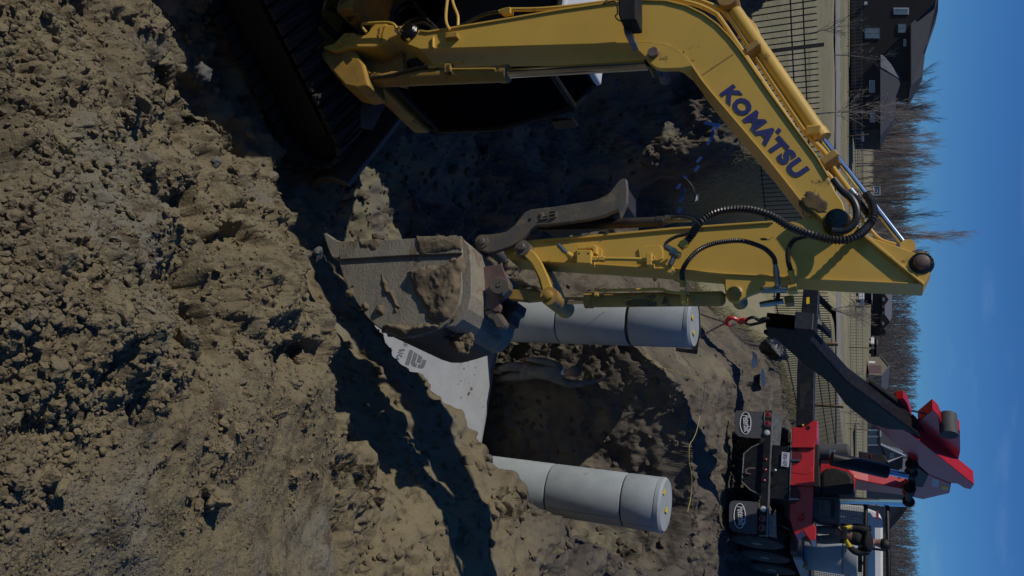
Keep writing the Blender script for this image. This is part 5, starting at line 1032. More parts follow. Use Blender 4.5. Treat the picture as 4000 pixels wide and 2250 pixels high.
hand_a = len(J); Ed = [(0, 1), (1, 2), (2, 3), (3, 4), (4, 5), (5, 6), (6, 7), (7, 8), (4, 9), (9, 10), (10, 11), (11, 12), (4, 13), (13, 14), (14, 15), (15, 16), (0, 17), (17, 18), (18, 19), (19, 20), (0, 21), (21, 22), (22, 23), (23, 24)]
hand_joints(J, Ed, J[12][0], J[12][0] - J[11][0], Vector((.2, .2, 1)), .4, 12)
hand_joints(J, Ed, J[16][0], J[16][0] - J[15][0], Vector((.2, .2, 1)), .4, 16)
h1, h2 = J[12][0], J[16][0]; zb2, zn2 = J[1][0].z - .05, J[5][0].z
def reg2(c):
    if min((c - h1).length, (c - h2).length) < .13: return 3
    if (c - h1).length < .24 and c.z < J[10][0].z - .06: return 2
    if c.z > zn2: return 2
    return 0 if c.z > zb2 else 1
blob('body', J, Ed, [M['blackshirt'], M['jeans'], M['skin'], M['glove']], OP, reg2)
obj('hair', MB().ball(p2(3449, 2125) + Vector((0, 0, .03)), .112, 14, sc=(.95, 1.05, .95)), M['hairdark'], OP, smooth=True)
obj('remote_control', MB().box(h1.lerp(h2, .45) + Vector((-.02, -.06, -.02)), (.24, .12, .10), rz=-.3), M['blackmatte'], OP, bevel=.015)
obj('joystick', MB().cyl(h1.lerp(h2, .3) + Vector((0, -.08, .03)), h1.lerp(h2, .3) + Vector((0, -.08, .09)), .012, 8), M['zinc'], OP)

# ------------------------------------------------------------------ small things on the ground
def sheet(name, pts, mt, label, cat, group=None, th=.004):
    o_ = obj(name, MB().prism(pts, (0, 0, -th)), mt); return tag(o_, label, cat, group)
def gz(x, y, z=0.0): return atZ(x, y, z)
for px, lb in (([(2938, 1372), (2948, 1376), (2958, 1388), (2957, 1420), (2950, 1438), (2942, 1436), (2936, 1412), (2941, 1395)], 'small blue-grey puddle in the rut beside the grass strip'), ([(2976, 1438), (2984, 1442), (2988, 1468), (2990, 1500), (2982, 1516), (2975, 1500), (2972, 1462)], 'long narrow puddle nearer the truck mud flap')):
    tag(obj('puddle', MB().prism([atZ(x, y, .07) for x, y in px], (0, 0, -.004)), M['puddle']), lb, 'puddle', kind=None)
cordp = [(2330, 1190, 11.7), (2400, 1250, 12.2), (2480, 1330, 12.6), (2560, 1420, 12.9), (2640, 1452, 13.0), (2742, 1488, 12.9)]
pts = [atY(x, y, Y) for x, y, Y in cordp] + [gz(x, y, .05) for x, y in ((2748, 1540), (2735, 1620), (2722, 1680), (2708, 1715), (2694, 1740), (2692, 1800), (2702, 1860), (2700, 1930), (2686, 2000))]
tag(obj('yellow_string', MB().tube(smoothpath(pts, 6), .0045, 5), M['cord'], smooth=True), 'thin yellow string hanging down the pit wall and trailing over the dirt', 'string')
tapes = [[(2752, 478), (2810, 490)], [(2812, 486), (2784, 506)], [(2786, 508), (2780, 540), (2762, 565)], [(2740, 612), (2722, 634)], [(2730, 648), (2714, 668)], [(2668, 688), (2684, 694)], [(2638, 735), (2660, 722)], [(2655, 790), (2668, 760), (2672, 735)], [(2660, 810), (2650, 830)]]
for k, tpx in enumerate(tapes):
    dY = 16.6 + .03 * k; path = [atY(x, y, dY) for x, y in tpx]; mb = MB()
    for i in range(len(path) - 1):
        a_, b_ = path[i], path[i + 1]; d_ = (b_ - a_).normalized(); s_ = d_.cross(Vector((0, 1, .3))).normalized() * .035
        mb.prism([a_ - s_, b_ - s_, b_ + s_, a_ + s_], (0, .006, 0))
    tag(obj('flagging_tape', mb, M['tape']), ['blue tape strip at the top of the pile, against the boom', 'bent blue tape strip just under the topmost one', 'long blue tape strip hanging down the dark clods', 'short frayed blue tape above the folded one', 'folded bright blue tape in the middle of the pile', 'pale curled blue tape beside the wire loop', 'blue tape crossing at the left of the wire loop', 'blue tape running down beside the white litter', 'lowest blue tape scrap among the clods'][k], 'plastic tape', 'blue tape scraps on the far spoil')
tag(obj('wire_loop', MB().tube(smoothpath([atY(x, y, 16.6) for x, y in ((2672, 690), (2700, 720), (2716, 760), (2708, 785), (2692, 790), (2676, 770), (2672, 730))], 6), .010, 6), M['hose'], smooth=True), 'loop of black wire lying in the clods below the blue tape', 'wire')
def litter(name, x, y, Y, s, mt, label, cat):
    c = atY(x, y, Y); mb = MB(); pts = [c + Vector((random.uniform(-s, s), random.uniform(-s, s) * .4, random.uniform(-s, s) * .6)) for _ in range(6)]
    for i in range(4): mb.prism([pts[i], pts[i + 1], pts[i + 2]], (0, -.01, .004))
    return tag(obj(name, mb, M[mt]), label, cat)
litter('white_litter', 2725, 770, 16.5, .10, 'whitecloth', 'scrap of white wrapper inside the black wire loop', 'litter')
litter('white_litter', 2735, 1925, 13.5, .09, 'whitecloth', 'scrap of white paper on the dirt in front of the truck', 'litter')
V_, F_ = clod_batch(np.array([list(atZ(3030, 1365, .25))]), np.array([.38]), 4, 91); mb = MB(); mb.add([tuple(v) for v in V_], [tuple(f) for f in F_])
tag(obj('rubbish_bag', mb, mat('black_bin_bag', (.012, .012, .015), .25, bump=.05, bscale=5), smooth=True, ang=80), 'shiny black rubbish bag lying at the foot of the fence', 'rubbish bag')
def stone(x, y, Y, r_, label, mt='rock'):
    V_, F_ = clod_batch(np.array([list(atY(x, y, Y))]), np.array([r_]), 4, int(x + y)); mb = MB(); mb.add([tuple(v) for v in V_], [tuple(f) for f in F_])
    tag(obj('stone', mb, M[mt], smooth=True, ang=60), label, 'stone', 'grey stones on the spoil heap')
stone(792, 278, 2.62, .055, 'pale grey flat stone at the dark edge of the heap near the tracks'); stone(845, 628, 2.35, .030, 'small pointed pale stone in the middle of the heap slope'); stone(240, 230, 1.55, .045, 'blue-grey stone near the top left of the heap'); stone(1240, 990, 3.05, .045, 'grey stone on the crest facing the bucket tooth')

# ------------------------------------------------------------------ fences
def polyl(pts):
    d = [0]
    for i in range(1, len(pts)): d.append(d[-1] + math.hypot(pts[i][0] - pts[i - 1][0], pts[i][1] - pts[i - 1][1]))
    return d
def fence_obj(name, label, line, posts, picket_sp, hgt, rails, mt, pmt, post_h, pr=.016, zf_=lambda x, y: 0.0, zb=.04):
    f = thing(name, label, 'fence', (line[0][0], line[0][1], 0)); d = polyl(line); xs = [p[0] for p in line]; ys = [p[1] for p in line]
    def at(s): return Vector((np.interp(s, d, xs), np.interp(s, d, ys), 0))
    for s in posts:
        p = at(s); p.z = zf_(p.x, p.y)
        obj('post', MB().box(p + Vector((0, 0, post_h / 2)), (.09, .09, post_h), rz=.3), M[pmt], f, bevel=.004)
    for i in range(len(posts) - 1):
        a_, b_ = posts[i], posts[i + 1]; mb = MB(); n = int((b_ - a_) / picket_sp); seg = [at(a_ + (b_ - a_) * k / n) for k in range(n + 1)]
        for k in range(1, n):
            p = seg[k]; z = zf_(p.x, p.y); mb.tube([p + UZ * (z + zb), p + UZ * (z + hgt - .04), p + UZ * (z + hgt)], [pr, pr, .002], 4)
        for r_ in rails:
            mb.tube([p + UZ * (zf_(p.x, p.y) + r_) for p in seg], pr * 1.25, 4)
        obj('panel', mb, M[mt], f)
    return f
dF = polyl(FENCE)
fence_obj('iron_fence', 'black iron picket fence with wooden posts along the edge of the site', FENCE, [0.6, 5.1, 7.15, 12.1, 16.9, 21.6, 26.0, 30.5, 36.5, 42.5, 48], .13, 1.5, (.10, .95, 1.21), 'fenceblack', 'wood', 1.62)
far_line = [(-60, 72), (-20, 80), (0, 84), (20, 86), (45, 86)]
fence_obj('field_fence', 'distant brown wire fence crossing the lawn in front of the houses', far_line, [k * 4.2 for k in range(26)], .30, 1.35, (.15, .7, 1.3), 'bark', 'wood', 1.9, pr=.022, zb=.1)
# ------------------------------------------------------------------ road
def zland(Y): t = min(1, max(0, (Y - 90) / 310)); return t * t * (3 - 2 * t) * 3.4
def ribbon_ground(name, y0, y1, z, mt, amp=0.0):
    n = 160; mb = MB(); vs = []; fs = []
    for i in range(n + 1):
        X = -120 + 240 * i / n; a_ = amp * math.sin(i * 1.7) + amp * .6 * math.sin(i * .63)
        vs += [(X, y0 + .05 * X + a_, z), (X, y1 + .05 * X + a_ * .7, z)]
        if i: k = 2 * i; fs.append((k - 2, k, k + 1, k - 1))
    mb.add(vs, fs); return obj(name, mb, mt)
tag(ribbon_ground('road', 58.5, 64, .085, M['gravel'], .1), kind='structure')
tag(ribbon_ground('verge', 57.2, 58.6, .081, M['snow'], .3), kind='structure'); tag(ribbon_ground('verge', 63.9, 65.2, .081, M['snow'], .3), kind='structure')
# ------------------------------------------------------------------ grass
def grass(name, mask_fn, n, hgt, wdt, mt, label):
    V = []; F = []; k = 0; r_ = np.random.default_rng(5)
    while k < n:
        X = r_.uniform(-9, 9); Y = r_.uniform(13, 34)
        if not mask_fn(X, Y, r_): continue
        z = float(base_h(np.array([X]), np.array([Y]))[0]) + .0; a_ = r_.uniform(0, 6.28); h_ = hgt * r_.uniform(.4, 1.2); w_ = wdt; lx, ly = r_.normal(0, .4, 2) * h_
        V += [(X - math.cos(a_) * w_, Y - math.sin(a_) * w_, z), (X + math.cos(a_) * w_, Y + math.sin(a_) * w_, z), (X + lx, Y + ly, z + h_)]; F.append((3 * k, 3 * k + 1, 3 * k + 2)); k += 1
    o = npmesh(name, np.array(V), np.array(F), [mt], smooth=False); tag(o, label, 'grass', kind='stuff')
gm = mat('dry_grass_blade', (.26, .22, .12), .9, col2=(.16, .15, .07), nscale=2, amt=.5)
def fm(X, Y, r_):
    g = Y - float(np.interp(X, [p[0] for p in FENCE], [p[1] for p in FENCE])); return -2.6 < g < .8 and r_.random() < math.exp(-((g + .7) / 1.0) ** 2) and pit_sd(np.array([X]), np.array([Y]))[0] < -.05
grass('grass', fm, 16000, .16, .006, gm, 'dry pale grass tufts growing along the foot of the iron fence')

# ------------------------------------------------------------------ houses
def hpt(F_, x, y, off): return F_.pt(x, y, off)
def loft(Fr, px, off_f, off_b):
    """closed solid: front outline (each point may carry its own offset), back outline mirrored behind it"""
    fr = [Fr.pt(p[0], p[1], p[2] if len(p) > 2 else off_f) for p in px]
    bk = [v + Fr.n * ((off_b - (p[2] if len(p) > 2 else off_f)) if len(p) < 3 else (off_b + (off_f - p[2])) - p[2]) for v, p in zip(fr, px)]
    n = len(fr); mb = MB(); mb.add(fr + bk, [tuple(range(n)), tuple(range(2 * n - 1, n - 1, -1))] + [(i, i + n, (i + 1) % n + n, (i + 1) % n) for i in range(n)]); return mb
def window(Fr, x0, x1, y0, y1, parent, off=.03, bars=1):
    w_ = obj('window', MB().prism(Fr.poly([(x0, y0), (x1, y0), (x1, y1), (x0, y1)], off), -Fr.n * .06), M['trim'] if bars < 2 else M['siding_grey'], parent)
    m_ = max(1.2, (x1 - x0) * .06); g = []
    if bars == 2:
        xm = (x0 + x1) / 2; ym = (y0 + y1) / 2; g = [(x0 + m_, x1 - m_, y0 + m_, ym - .7), (x0 + m_, x1 - m_, ym + .7, y1 - m_)]
    else: g = [(x0 + m_, x1 - m_, y0 + m_, y1 - m_)]
    for a_, b_, c_, d_ in g: obj('pane', MB().prism(Fr.poly([(a_, c_), (b_, c_), (b_, d_), (a_, d_)], off + .02), -Fr.n * .02), M['winglass'], w_)
HA = Frame((0, 88), (1, -.02))
ha = thing('house', 'large black two storey house with pale windows at the top left of the picture', 'house', HA.at(-30, -4, 0))
obj('wall', loft(HA, [(3322, -330), (3326, 318), (3561, 318), (3561, -330)], 0, -9), M['siding'], ha)
obj('wall', loft(HA, [(3326, 318.5), (3328, 508), (3442, 508), (3442, 216), (3326, 216)], 3.6, -7), M['siding'], ha)
obj('gable_wall', loft(HA, [(3560, 100), (3561, -330), (3700, -230), (3655, 8)], -.05, -8.8), M['siding'], ha)
obj('roof', loft(HA, [(3556, 96, .5), (3556, 338, .5), (3605, 293, -3.5), (3607, 192, -3.5), (3622, 165, -2.5), (3664, 42, -2.5), (3666, -20, -2.5)], .5, -9.5), M['shingle'], ha)
obj('porch_roof', loft(HA, [(3439, 214, 4), (3439, 531, 4), (3470, 497, 2.2), (3500, 455, .8), (3500, 372, .8), (3511, 346, .6), (3524, 306, .2), (3456, 221, 3.2)], 4, -3), M['shingle'], ha)
obj('lit_roof_hip', MB().prism([HA.pt(3440, 214, 4.1), HA.pt(3440, 262, 4.1), HA.pt(3522, 312, .35), HA.pt(3524, 303, .3), HA.pt(3453, 219, 3.5)], HA.n * .05), M['shingle_grey'], ha)  # lit slope of the same roof, its brightness painted as paler shingle
for x_, y_ in ((3587, 92), (3586, 146)): obj('roof_vent', MB().cyl(HA.pt(x_ - 3, y_, -1.4), HA.pt(x_ + 5, y_, -1.4), .12, 10), M['trim'], ha)
obj('roof_trim', MB().tube([HA.pt(3556, 97, .52), HA.pt(3557, 338, .52)], .09, 4), M['blackmatte'], ha)
for q in ((3491, 3550, 30, 56, 1), (3507, 3540, 93, 129, 2), (3530, 3540, 153, 180, 1), (3376, 3438, 108, 153, 2), (3396, 3417, 314, 361, 1), (3399, 3418, 431, 477, 1)): window(HA, q[0], q[1], q[2], q[3], ha, off=.06 if q[2] < 310 else 3.66, bars=q[4])
obj('wall_lamp', MB().box(HA.pt(3382, 13, .15), (.3, .2, .3)), M['trim'], ha)
HB = Frame((18, 100), (1, 0.0))
hb = thing('house', 'grey gabled house with white trim and pale garage doors behind the crane cylinder', 'house', HB.at(4, -4, 0))
obj('wall', loft(HB, [(3388, 1640), (3441, 1640), (3441, 1740), (3468, 1830), (3388, 1830)], 0, -9), M['siding_grey'], hb)
obj('roof', loft(HB, [(3438, 1634, .5), (3438, 1735, .5), (3528, 1779, -3.5), (3500, 1690, -3.5)], .5, -9.5), M['shingle'], hb)
obj('gable', MB().prism(HB.poly([(3441, 1735), (3529, 1779), (3469, 1803)], .3), -HB.n * 3), M['siding_grey'], hb)
obj('roof', loft(HB, [(3528, 1779, .3), (3469, 1803, .3), (3452, 1840, .3), (3450, 1850, -2), (3525, 1830, -3)], .3, -9), M['shingle'], hb)
obj('gable_trim', MB().tube(HB.poly([(3441, 1735), (3531, 1779), (3469, 1804)], .38), .13, 4), M['trim'], hb)
obj('fascia', MB().tube(HB.poly([(3440, 1650), (3440, 1705)], .6), .12, 4), M['trim'], hb)
for a_, b_ in ((1681, 1703), (1707, 1736)): obj('garage_door', MB().prism(HB.poly([(3392, a_), (3425, a_), (3425, b_), (3392, b_)], .08), -HB.n * .1), M['winglass'], hb)
for y_ in (1680, 1705, 1738): obj('column', MB().tube(HB.poly([(3390, y_), (3430, y_)], .25), .12, 4), M['trim'], hb)
window(HB, 3478, 3492, 1771, 1787, hb, off=.36)
HC = Frame((30, 100), (1, .15))
hc_ = thing('house', 'blue-grey house with a steep roof behind the chrome exhaust stack', 'house', HC.at(2, -4, 0))
obj('wall', loft(HC, [(3385, 1880), (3555, 1900), (3556, 1944), (3522, 2000), (3469, 2060), (3447, 2094), (3385, 2094)], 0, -9), M['siding_grey'], hc_)
obj('roof', MB().prism([HC.pt(3560, 1944, .6), HC.pt(3523, 2003, .6), HC.pt(3469, 2063, .6), HC.pt(3469, 2098, .6), HC.pt(3475, 2102, .6), HC.pt(3478, 2066, .6), HC.pt(3530, 2005, .6), HC.pt(3566, 1948, .6)], -HC.n * 10), M['shingle'], hc_)
obj('roof_trim', MB().tube(HC.poly([(3558, 1944), (3522, 2003), (3468, 2063), (3468, 2098)], .66), .10, 4), M['flap'], hc_)
HD = thing('shed', 'tan gabled shed with a maroon door on the far lawn', 'shed', atY(3409, 1464, 165))
def pY(x, y, Y): return atY(x, y, Y)
A0, B0, C0 = pY(3406, 1394, 172), pY(3406, 1464, 165), pY(3406, 1540, 190)
A0.z = B0.z = C0.z = 1.0; zA = pY(3446, 1464, 165).z; zR = pY(3471, 1428, 168.5).z; D0 = A0 + (C0 - B0); Mf = (A0 + B0) / 2; Mb = (C0 + D0) / 2
def vz(p, z): return Vector((p.x, p.y, z))
obj('wall', MB().add([A0, B0, C0, D0, vz(A0, zA), vz(B0, zA), vz(C0, zA), vz(D0, zA), vz(Mf, zR), vz(Mb, zR)], [(0, 1, 5, 8, 4), (1, 2, 6, 5), (2, 3, 7, 9, 6), (3, 0, 4, 7), (0, 3, 2, 1), (4, 8, 9, 7), (5, 6, 9, 8)]), M['siding_brown'], HD)
fn = (Mf - Mb).normalized(); sd_ = (B0 - A0).normalized()
for s, P_ in ((1, B0), (-1, A0)):
    e0 = vz(P_, zA) + sd_ * s * .35 - Vector((0, 0, .25)) + fn * .4; r0 = vz(Mf, zR + .06) + fn * .4; bl = (Mb - Mf) - fn * .8
    obj('roof', MB().prism([e0, r0, r0 + bl, e0 + bl], (0, 0, .14)), M['shingle_grey'], HD)
nf = Vector((-sd_.y, sd_.x, 0)); nf = nf if nf.dot(fn) > 0 else -nf
a_ = A0.lerp(B0, .48) + nf * .05; b_ = A0.lerp(B0, .90) + nf * .05; obj('door', MB().prism([a_, b_, vz(b_, zA - .15), vz(a_, zA - .15)], -nf * .1), M['door'], HD)
a_ = A0.lerp(B0, .26) + nf * .05; b_ = A0.lerp(B0, .36) + nf * .05; obj('door', MB().prism([a_, b_, vz(b_, 1.0 + 1.1), vz(a_, 1.0 + 1.1)], -nf * .1), M['trim'], HD)
HE = Frame((10, 205), (1, 0)); he = thing('house', 'dark far house with two small gables and a slate roof beneath the bare wood', 'house', HE.at(0, -4, 1))
obj('wall', loft(HE, [(3400, 1100), (3459, 1100), (3459, 1310), (3436, 1312), (3400, 1312)], 0, -10), M['siding'], he)
obj('roof', loft(HE, [(3456, 1100, .6), (3456, 1290, .6), (3484, 1240, -5), (3486, 1110, -5)], .6, -10.6), M['shingle_grey'], he)
for g in ([(3442, 1150), (3458, 1150), (3471, 1170), (3458, 1190), (3442, 1190)], [(3440, 1228), (3458, 1230), (3477, 1258), (3456, 1284), (3436, 1300)]):
    gb = obj('gable', MB().prism(HE.poly(g, 1.2), -HE.n * 5), M['siding'], he); window(HE, g[0][0] + 6, g[0][0] + 13, (g[0][1] + g[-1][1]) / 2 - 6, (g[0][1] + g[-1][1]) / 2 + 6, he, off=1.3)
for y_ in (1197, 1222): window(HE, 3447, 3453, y_ - 5, y_ + 5, he, off=.1)

# ------------------------------------------------------------------ vehicles and yard things, far away
def small_car(name, label, x, y, Y, L_, H_, mt, cat, rz=0.2):
    c = atY(x, y, Y); z0 = zland(Y); c.z = z0; t_ = thing(name, label, cat, c)
    hx = Vector((math.cos(rz), math.sin(rz), 0)); hy = Vector((-math.sin(rz), math.cos(rz), 0)); ax = (hx, hy, UZ)
    obj('body', MB().prism([c + hx * a_ - hy * .85 + UZ * b_ for a_, b_ in ((-L_ / 2, .35), (L_ / 2, .35), (L_ / 2, .95), (L_ * .28, 1.02), (-L_ / 2, 1.02))], hy * 1.7), M[mt], t_, bevel=.06)
    obj('cabin', MB().prism([c + hx * a_ - hy * .78 + UZ * b_ for a_, b_ in ((-L_ * .42, 1.02), (L_ * .27, 1.02), (L_ * .12, H_), (-L_ * .38, H_))], hy * 1.56), M['glass'], t_, bevel=.05)
    obj('roof', MB().prism([c + hx * a_ - hy * .76 + UZ * H_ for a_ in (-L_ * .37, L_ * .11)] + [c + hx * a_ + hy * .76 + UZ * H_ for a_ in (L_ * .11, -L_ * .37)], UZ * .05), M[mt], t_)
    for a_ in (-L_ * .32, L_ * .32):
        for b_ in (-.85, .85): obj('wheel', MB().cyl(c + hx * a_ + hy * (b_ - .1) + UZ * .33, c + hx * a_ + hy * (b_ + .1) + UZ * .33, .33, 16), M['rubber'], t_, smooth=True)
small_car('parked_van', 'white and blue van parked on the far lawn beside the stick', 3398, 1163, 110, 3.4, 1.9, 'white', 'van', 1.2)
small_car('parked_car', 'pale silver car parked just left of the tan shed', 3411, 1352, 190, 4.4, 1.6, 'white', 'car', .9)
small_car('parked_car', 'dark car parked between the silver car and the tan shed', 3411, 1371, 190, 4.2, 1.5, 'flap', 'car', .9)
bh = thing('basketball_hoop', 'white basketball backboard on a pole in front of the bare trees', 'basketball hoop', atY(3330, 745, 84))
BHf = Frame((atY(3420, 745, 84).x, 84), (1, 0))
obj('pole', MB().tube([BHf.pt(3325, 748, -.4), BHf.pt(3415, 746, -.4), BHf.pt(3424, 745, -.1)], .06, 8), M['blackmatte'], bh)
obj('backboard', MB().prism(BHf.poly([(3412, 728), (3437, 728), (3437, 762), (3412, 762)]), -BHf.n * .05), M['winglass'], bh)
obj('board_frame', MB().tube(BHf.poly([(3412, 728), (3437, 728), (3437, 762), (3412, 762), (3412, 728)], .04), .04, 4), M['trim'], bh)
obj('board_square', MB().tube(BHf.poly([(3416, 738), (3427, 738), (3427, 752), (3416, 752), (3416, 738)], .05), .025, 4), M['trim'], bh)
rc = BHf.pt(3414, 745, .3); obj('hoop', MB().tube([rc + Vector((.22 * math.cos(k * .5236), .22 * math.sin(k * .5236), 0)) for k in range(13)], .02, 5, caps=False), M['orange'], bh)
tb_ = thing('garden_table', 'small white garden table at the foot of the bare trees by the black house', 'table', atY(3352, 535, 86))
HTf = Frame((atY(3352, 535, 86).x, 86), (1, 0)); obj('tabletop', MB().box(HTf.pt(3370, 533, 0), (.9, .7, .25)), M['trim'], tb_)
for y_ in (524, 542): obj('leg', MB().tube(HTf.poly([(3340, y_), (3366, y_)]), .03, 5), M['trim'], tb_)

# ------------------------------------------------------------------ trees
def tree_mesh(seed, H, r0, up, nb, depth, spread, first=.25, twig=1.0, fan=False):
    rn = random.Random(seed); tr = MB(); cr = MB()
    def limb(mb, p, d, L_, r_, lvl):
        n = 5 if lvl == 0 else (4 if lvl == 1 else 3); path = [p]; rs = [r_]
        for k in range(n):
            d = (d + Vector((rn.gauss(0, .07), rn.gauss(0, .07), up * .12 * (lvl > 0)))).normalized(); p = p + d * (L_ / n); path.append(p); rs.append(max(r_ * (1 - .86 * (k + 1) / n), .004 * twig))
        mb.tube(path, rs, 6 if lvl == 0 else 3, caps=False); return path, rs, d
    def grow(p, d, L_, r_, lvl, mb):
        path, rs, dd = limb(mb, p, d, L_, r_, lvl)
        if lvl >= depth: return
        k_ = nb[min(lvl, len(nb) - 1)]
        for i in range(k_):
            t = first + (1 - first) * (i + rn.random()) / k_ if lvl == 0 else rn.uniform(.2, 1); t = min(t, .98); j = t * (len(path) - 1); a_ = int(j); b_ = min(a_ + 1, len(path) - 1)
            q = path[a_].lerp(path[b_], j - a_); az = rn.uniform(0, 6.283); tl = rn.uniform(.6, 1.2) * spread
            base = (path[b_] - path[a_]).normalized() if b_ > a_ else dd; s_ = base.orthogonal().normalized(); s_ = (s_ * math.cos(az) + base.cross(s_) * math.sin(az))
            nd = (base * math.cos(tl) + s_ * math.sin(tl)).normalized()
            grow(q, nd, L_ * rn.uniform(.32, .52) * (1.15 - .45 * t), max(rs[a_] * .55, .005 * twig), lvl + 1, cr)
    if fan:
        for k in range(9): grow(Vector((rn.gauss(0, .03), rn.gauss(0, .03), 0)), Vector((rn.gauss(0, .33), rn.gauss(0, .33), 1)).normalized(), H * rn.uniform(.7, 1), r0 * .5, 1, cr)
        tr.tube([(0, 0, 0), (0, 0, .25)], [r0 * 1.6, r0], 8)
    else: grow(Vector((0, 0, -.1)), Vector((rn.gauss(0, .03), rn.gauss(0, .03), 1)).normalized(), H, r0, 0, tr)
    out = []
    for mb in (tr, cr):
        F3 = [f for f in mb.f]; me = bpy.data.meshes.new('tree_part'); me.from_pydata([tuple(v) for v in mb.v], [], F3); me.update(); out.append(me)
    return out
def place_tree(name, meshes, mats, loc, rz, sc, label, group):
    e = bpy.data.objects.new(name, None); S.collection.objects.link(e); e.location = loc; e.rotation_euler = (0, 0, rz); e.scale = (sc, sc, sc); tag(e, label, 'tree', group)
    for nm, me in zip(('trunk', 'crown'), meshes):
        o = bpy.data.objects.new(nm, me); S.collection.objects.link(o); o.parent = e
    return e
def tm(seed, bark, **k):
    ms = tree_mesh(seed, **k)
    for me in ms: me.materials.append(bark)
    return ms
tall = [tm(20 + i, M['bark'] if i % 2 else M['bark_red'], H=11.5, r0=.15, up=.9, nb=(24, 9, 4), depth=3, spread=.19, first=.08, twig=1.55) for i in range(5)]
def tree_where(y):
    return ('rising over the lower black roof' if y < 430 else 'above the end of the lower black roof' if y < 500 else 'behind the garden table' if y < 580 else 'between garden table and basketball hoop' if y < 700 else 'directly behind the basketball hoop' if y < 770 else 'just right of the basketball hoop')
def side_of(i, n): return ['leftmost', 'second from the left', 'third from the left'][i] if i < 3 else None
rt = random.Random(4); nT = 32; spots_ = sorted([(300 + (800 - 300) * (i + rt.random() * .8) / nT if i % 4 else rt.uniform(300, 560), rt.uniform(104, 150), rt.uniform(.70, .94), rt.randrange(5), rt.uniform(0, 6.28)) for i in range(nT)])
ORD = ['first', 'second', 'third', 'fourth', 'fifth', 'sixth', 'seventh', 'eighth', 'ninth', 'tenth', 'eleventh', 'twelfth', 'thirteenth', 'fourteenth', 'fifteenth', 'sixteenth']; cnt_ = {}
for y, Y, sc, k_, rz in spots_:
    w_ = tree_where(y); cnt_[w_] = cnt_.get(w_, 0) + 1; b = atY(3400, y, Y); sc = .86 * sc * Y / 132 * (1 - .16 * max(0, (y - 640) / 160))
    place_tree('bare_tree', tall[k_], None, (b.x, b.y, zland(Y) - .1), rz, sc, '%s tall bare tree from the house side %s' % (ORD[cnt_[w_] - 1], w_), 'bare trees behind the black house')
for i, (y, Y, sc) in enumerate(((905, 118, .98), (850, 140, .8), (955, 135, .85), (985, 150, .7))):
    b = atY(3400, y, Y); place_tree('bare_tree', tall[i], None, (b.x, b.y, zland(Y)), i, sc, ['tallest bare tree right of the basketball hoop, above the chrome rod', 'lower bare tree just right of the basketball hoop', 'bare tree half hidden by the top of the stick', 'small bare tree showing beyond the stick pin'][i], 'bare trees around the basketball hoop')
sap = [tm(50, M['bark'], H=3.2, r0=.035, up=.5, nb=(16, 6, 3), depth=3, spread=.7, first=.1, twig=1.6), tm(51, M['bark'], H=2.2, r0=.03, up=.4, nb=(12, 6), depth=2, spread=.6, first=.15, twig=1.5), tm(52, M['bark'], H=2.4, r0=.05, up=.3, nb=(9, 6, 4), depth=3, spread=.5, fan=True, twig=1.5)]
for (ms, x, y, sc, lb) in ((1, 3162, 131, .95, 'thin bare sapling on the lawn just beyond the iron fence at the top left'), (1, 3259, 213, 1.5, 'small bare sapling by the road in front of the black house'), (0, 3188, 445, 1.12, 'slender bare sapling rising beside the arm cylinder'), (2, 3249, 1208, 1.0, 'bare bushy sapling with fanned stems between stick and crane tip'), (1, 3275, 1604, 1.2, 'thin bare sapling by the road above the crane base'), (1, 3302, 1655, 1.2, 'bare sapling just right of the one above the crane base'), (0, 3290, 1480, .8, 'bare sapling in front of the tan shed')):
    p = atZ(x, y, .02); place_tree('bare_sapling', sap[ms], None, tuple(p), x * .37, sc, lb, 'bare saplings on the lawn')
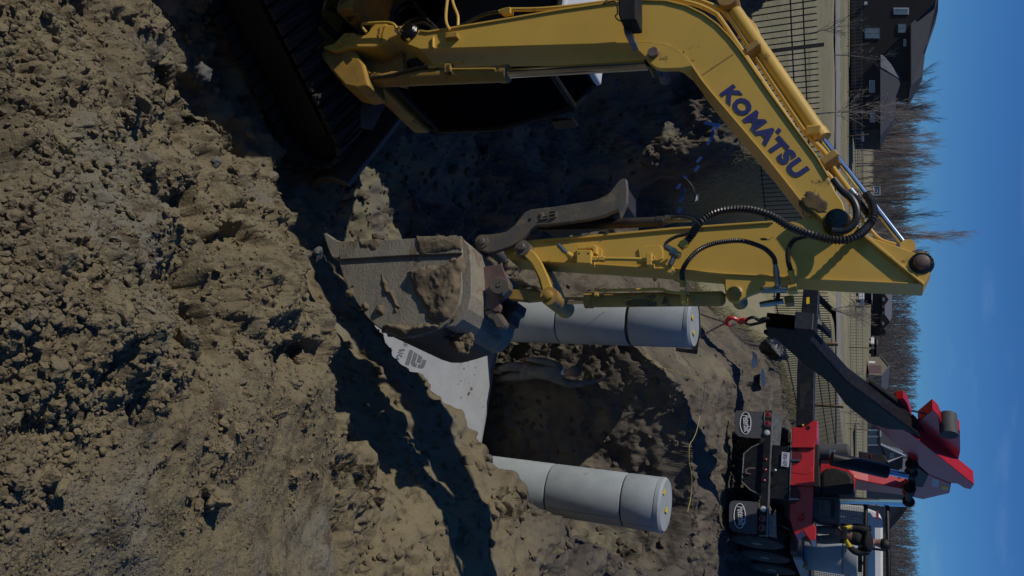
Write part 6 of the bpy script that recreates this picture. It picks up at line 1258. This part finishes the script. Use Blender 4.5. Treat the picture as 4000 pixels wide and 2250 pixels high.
# far wood: a mass of bare stems
def far_wood():
    r_ = np.random.default_rng(11); V = []; F = []; nt_ = 2300
    for i in range(nt_):
        Y = r_.uniform(215, 320); X = r_.uniform(-55, 175) if i % 5 else r_.uniform(10, 110); z = zland(Y) - .3; H = r_.uniform(8.2, 12.4) * (.92 + .1 * math.sin(X * .09)) * (Y / 265) ** .4; lean = r_.normal(0, .03, 2)
        def tri(p, q, w_):
            k = len(V); V.extend([(p[0] - w_, p[1], p[2]), (p[0] + w_, p[1], p[2]), q, (p[0], p[1] + w_, p[2])]); F.append((k, k + 1, k + 2)); F.append((k, k + 3, k + 2))
        tri((X, Y, z), (X + lean[0] * H, Y + lean[1] * H, z + H), .12)
        for j in range(34):
            t = r_.uniform(.12, .97); bx, by, bz = X + lean[0] * H * t, Y + lean[1] * H * t, z + H * t; a_ = r_.uniform(0, 6.28); L_ = (1 - t * .55) * r_.uniform(.8, 2.1); up_ = r_.uniform(.6, 1.6)
            ex, ey, ez = bx + math.cos(a_) * L_ * .6, by + math.sin(a_) * L_ * .6, bz + L_ * up_
            if ez > z + H * 1.02: ez = z + H * 1.02
            tri((bx, by, bz), (ex, ey, ez), .05)
            tri(((bx + ex) / 2, (by + ey) / 2, (bz + ez) / 2), (ex + r_.normal(0, .35), ey, min(ez + .35, z + H * 1.06)), .035)
    o = npmesh('far_wood', np.array(V), np.array(F), [M['bark_far']], smooth=False); tag(o, 'grey-brown leafless wood forming the skyline behind the houses', 'wood', kind='stuff')
far_wood()
def far_scrub():
    r_ = np.random.default_rng(12); V = []; F = []
    for i in range(26000):
        Y = r_.uniform(225, 240); X = r_.uniform(-60, 180); z = zland(Y) + r_.uniform(-.2, 3.4); a_ = r_.uniform(-.5, .5); L_ = r_.uniform(.8, 2.0); k = len(V)
        V.extend([(X - .09, Y, z), (X + .09, Y, z), (X + math.sin(a_) * L_, Y, z + L_)]); F.append((k, k + 1, k + 2))
    o = npmesh('undergrowth', np.array(V), np.array(F), [M['bark_far']], smooth=False); tag(o, 'dense leafless undergrowth at the foot of the far wood', 'undergrowth', kind='stuff')
far_scrub()
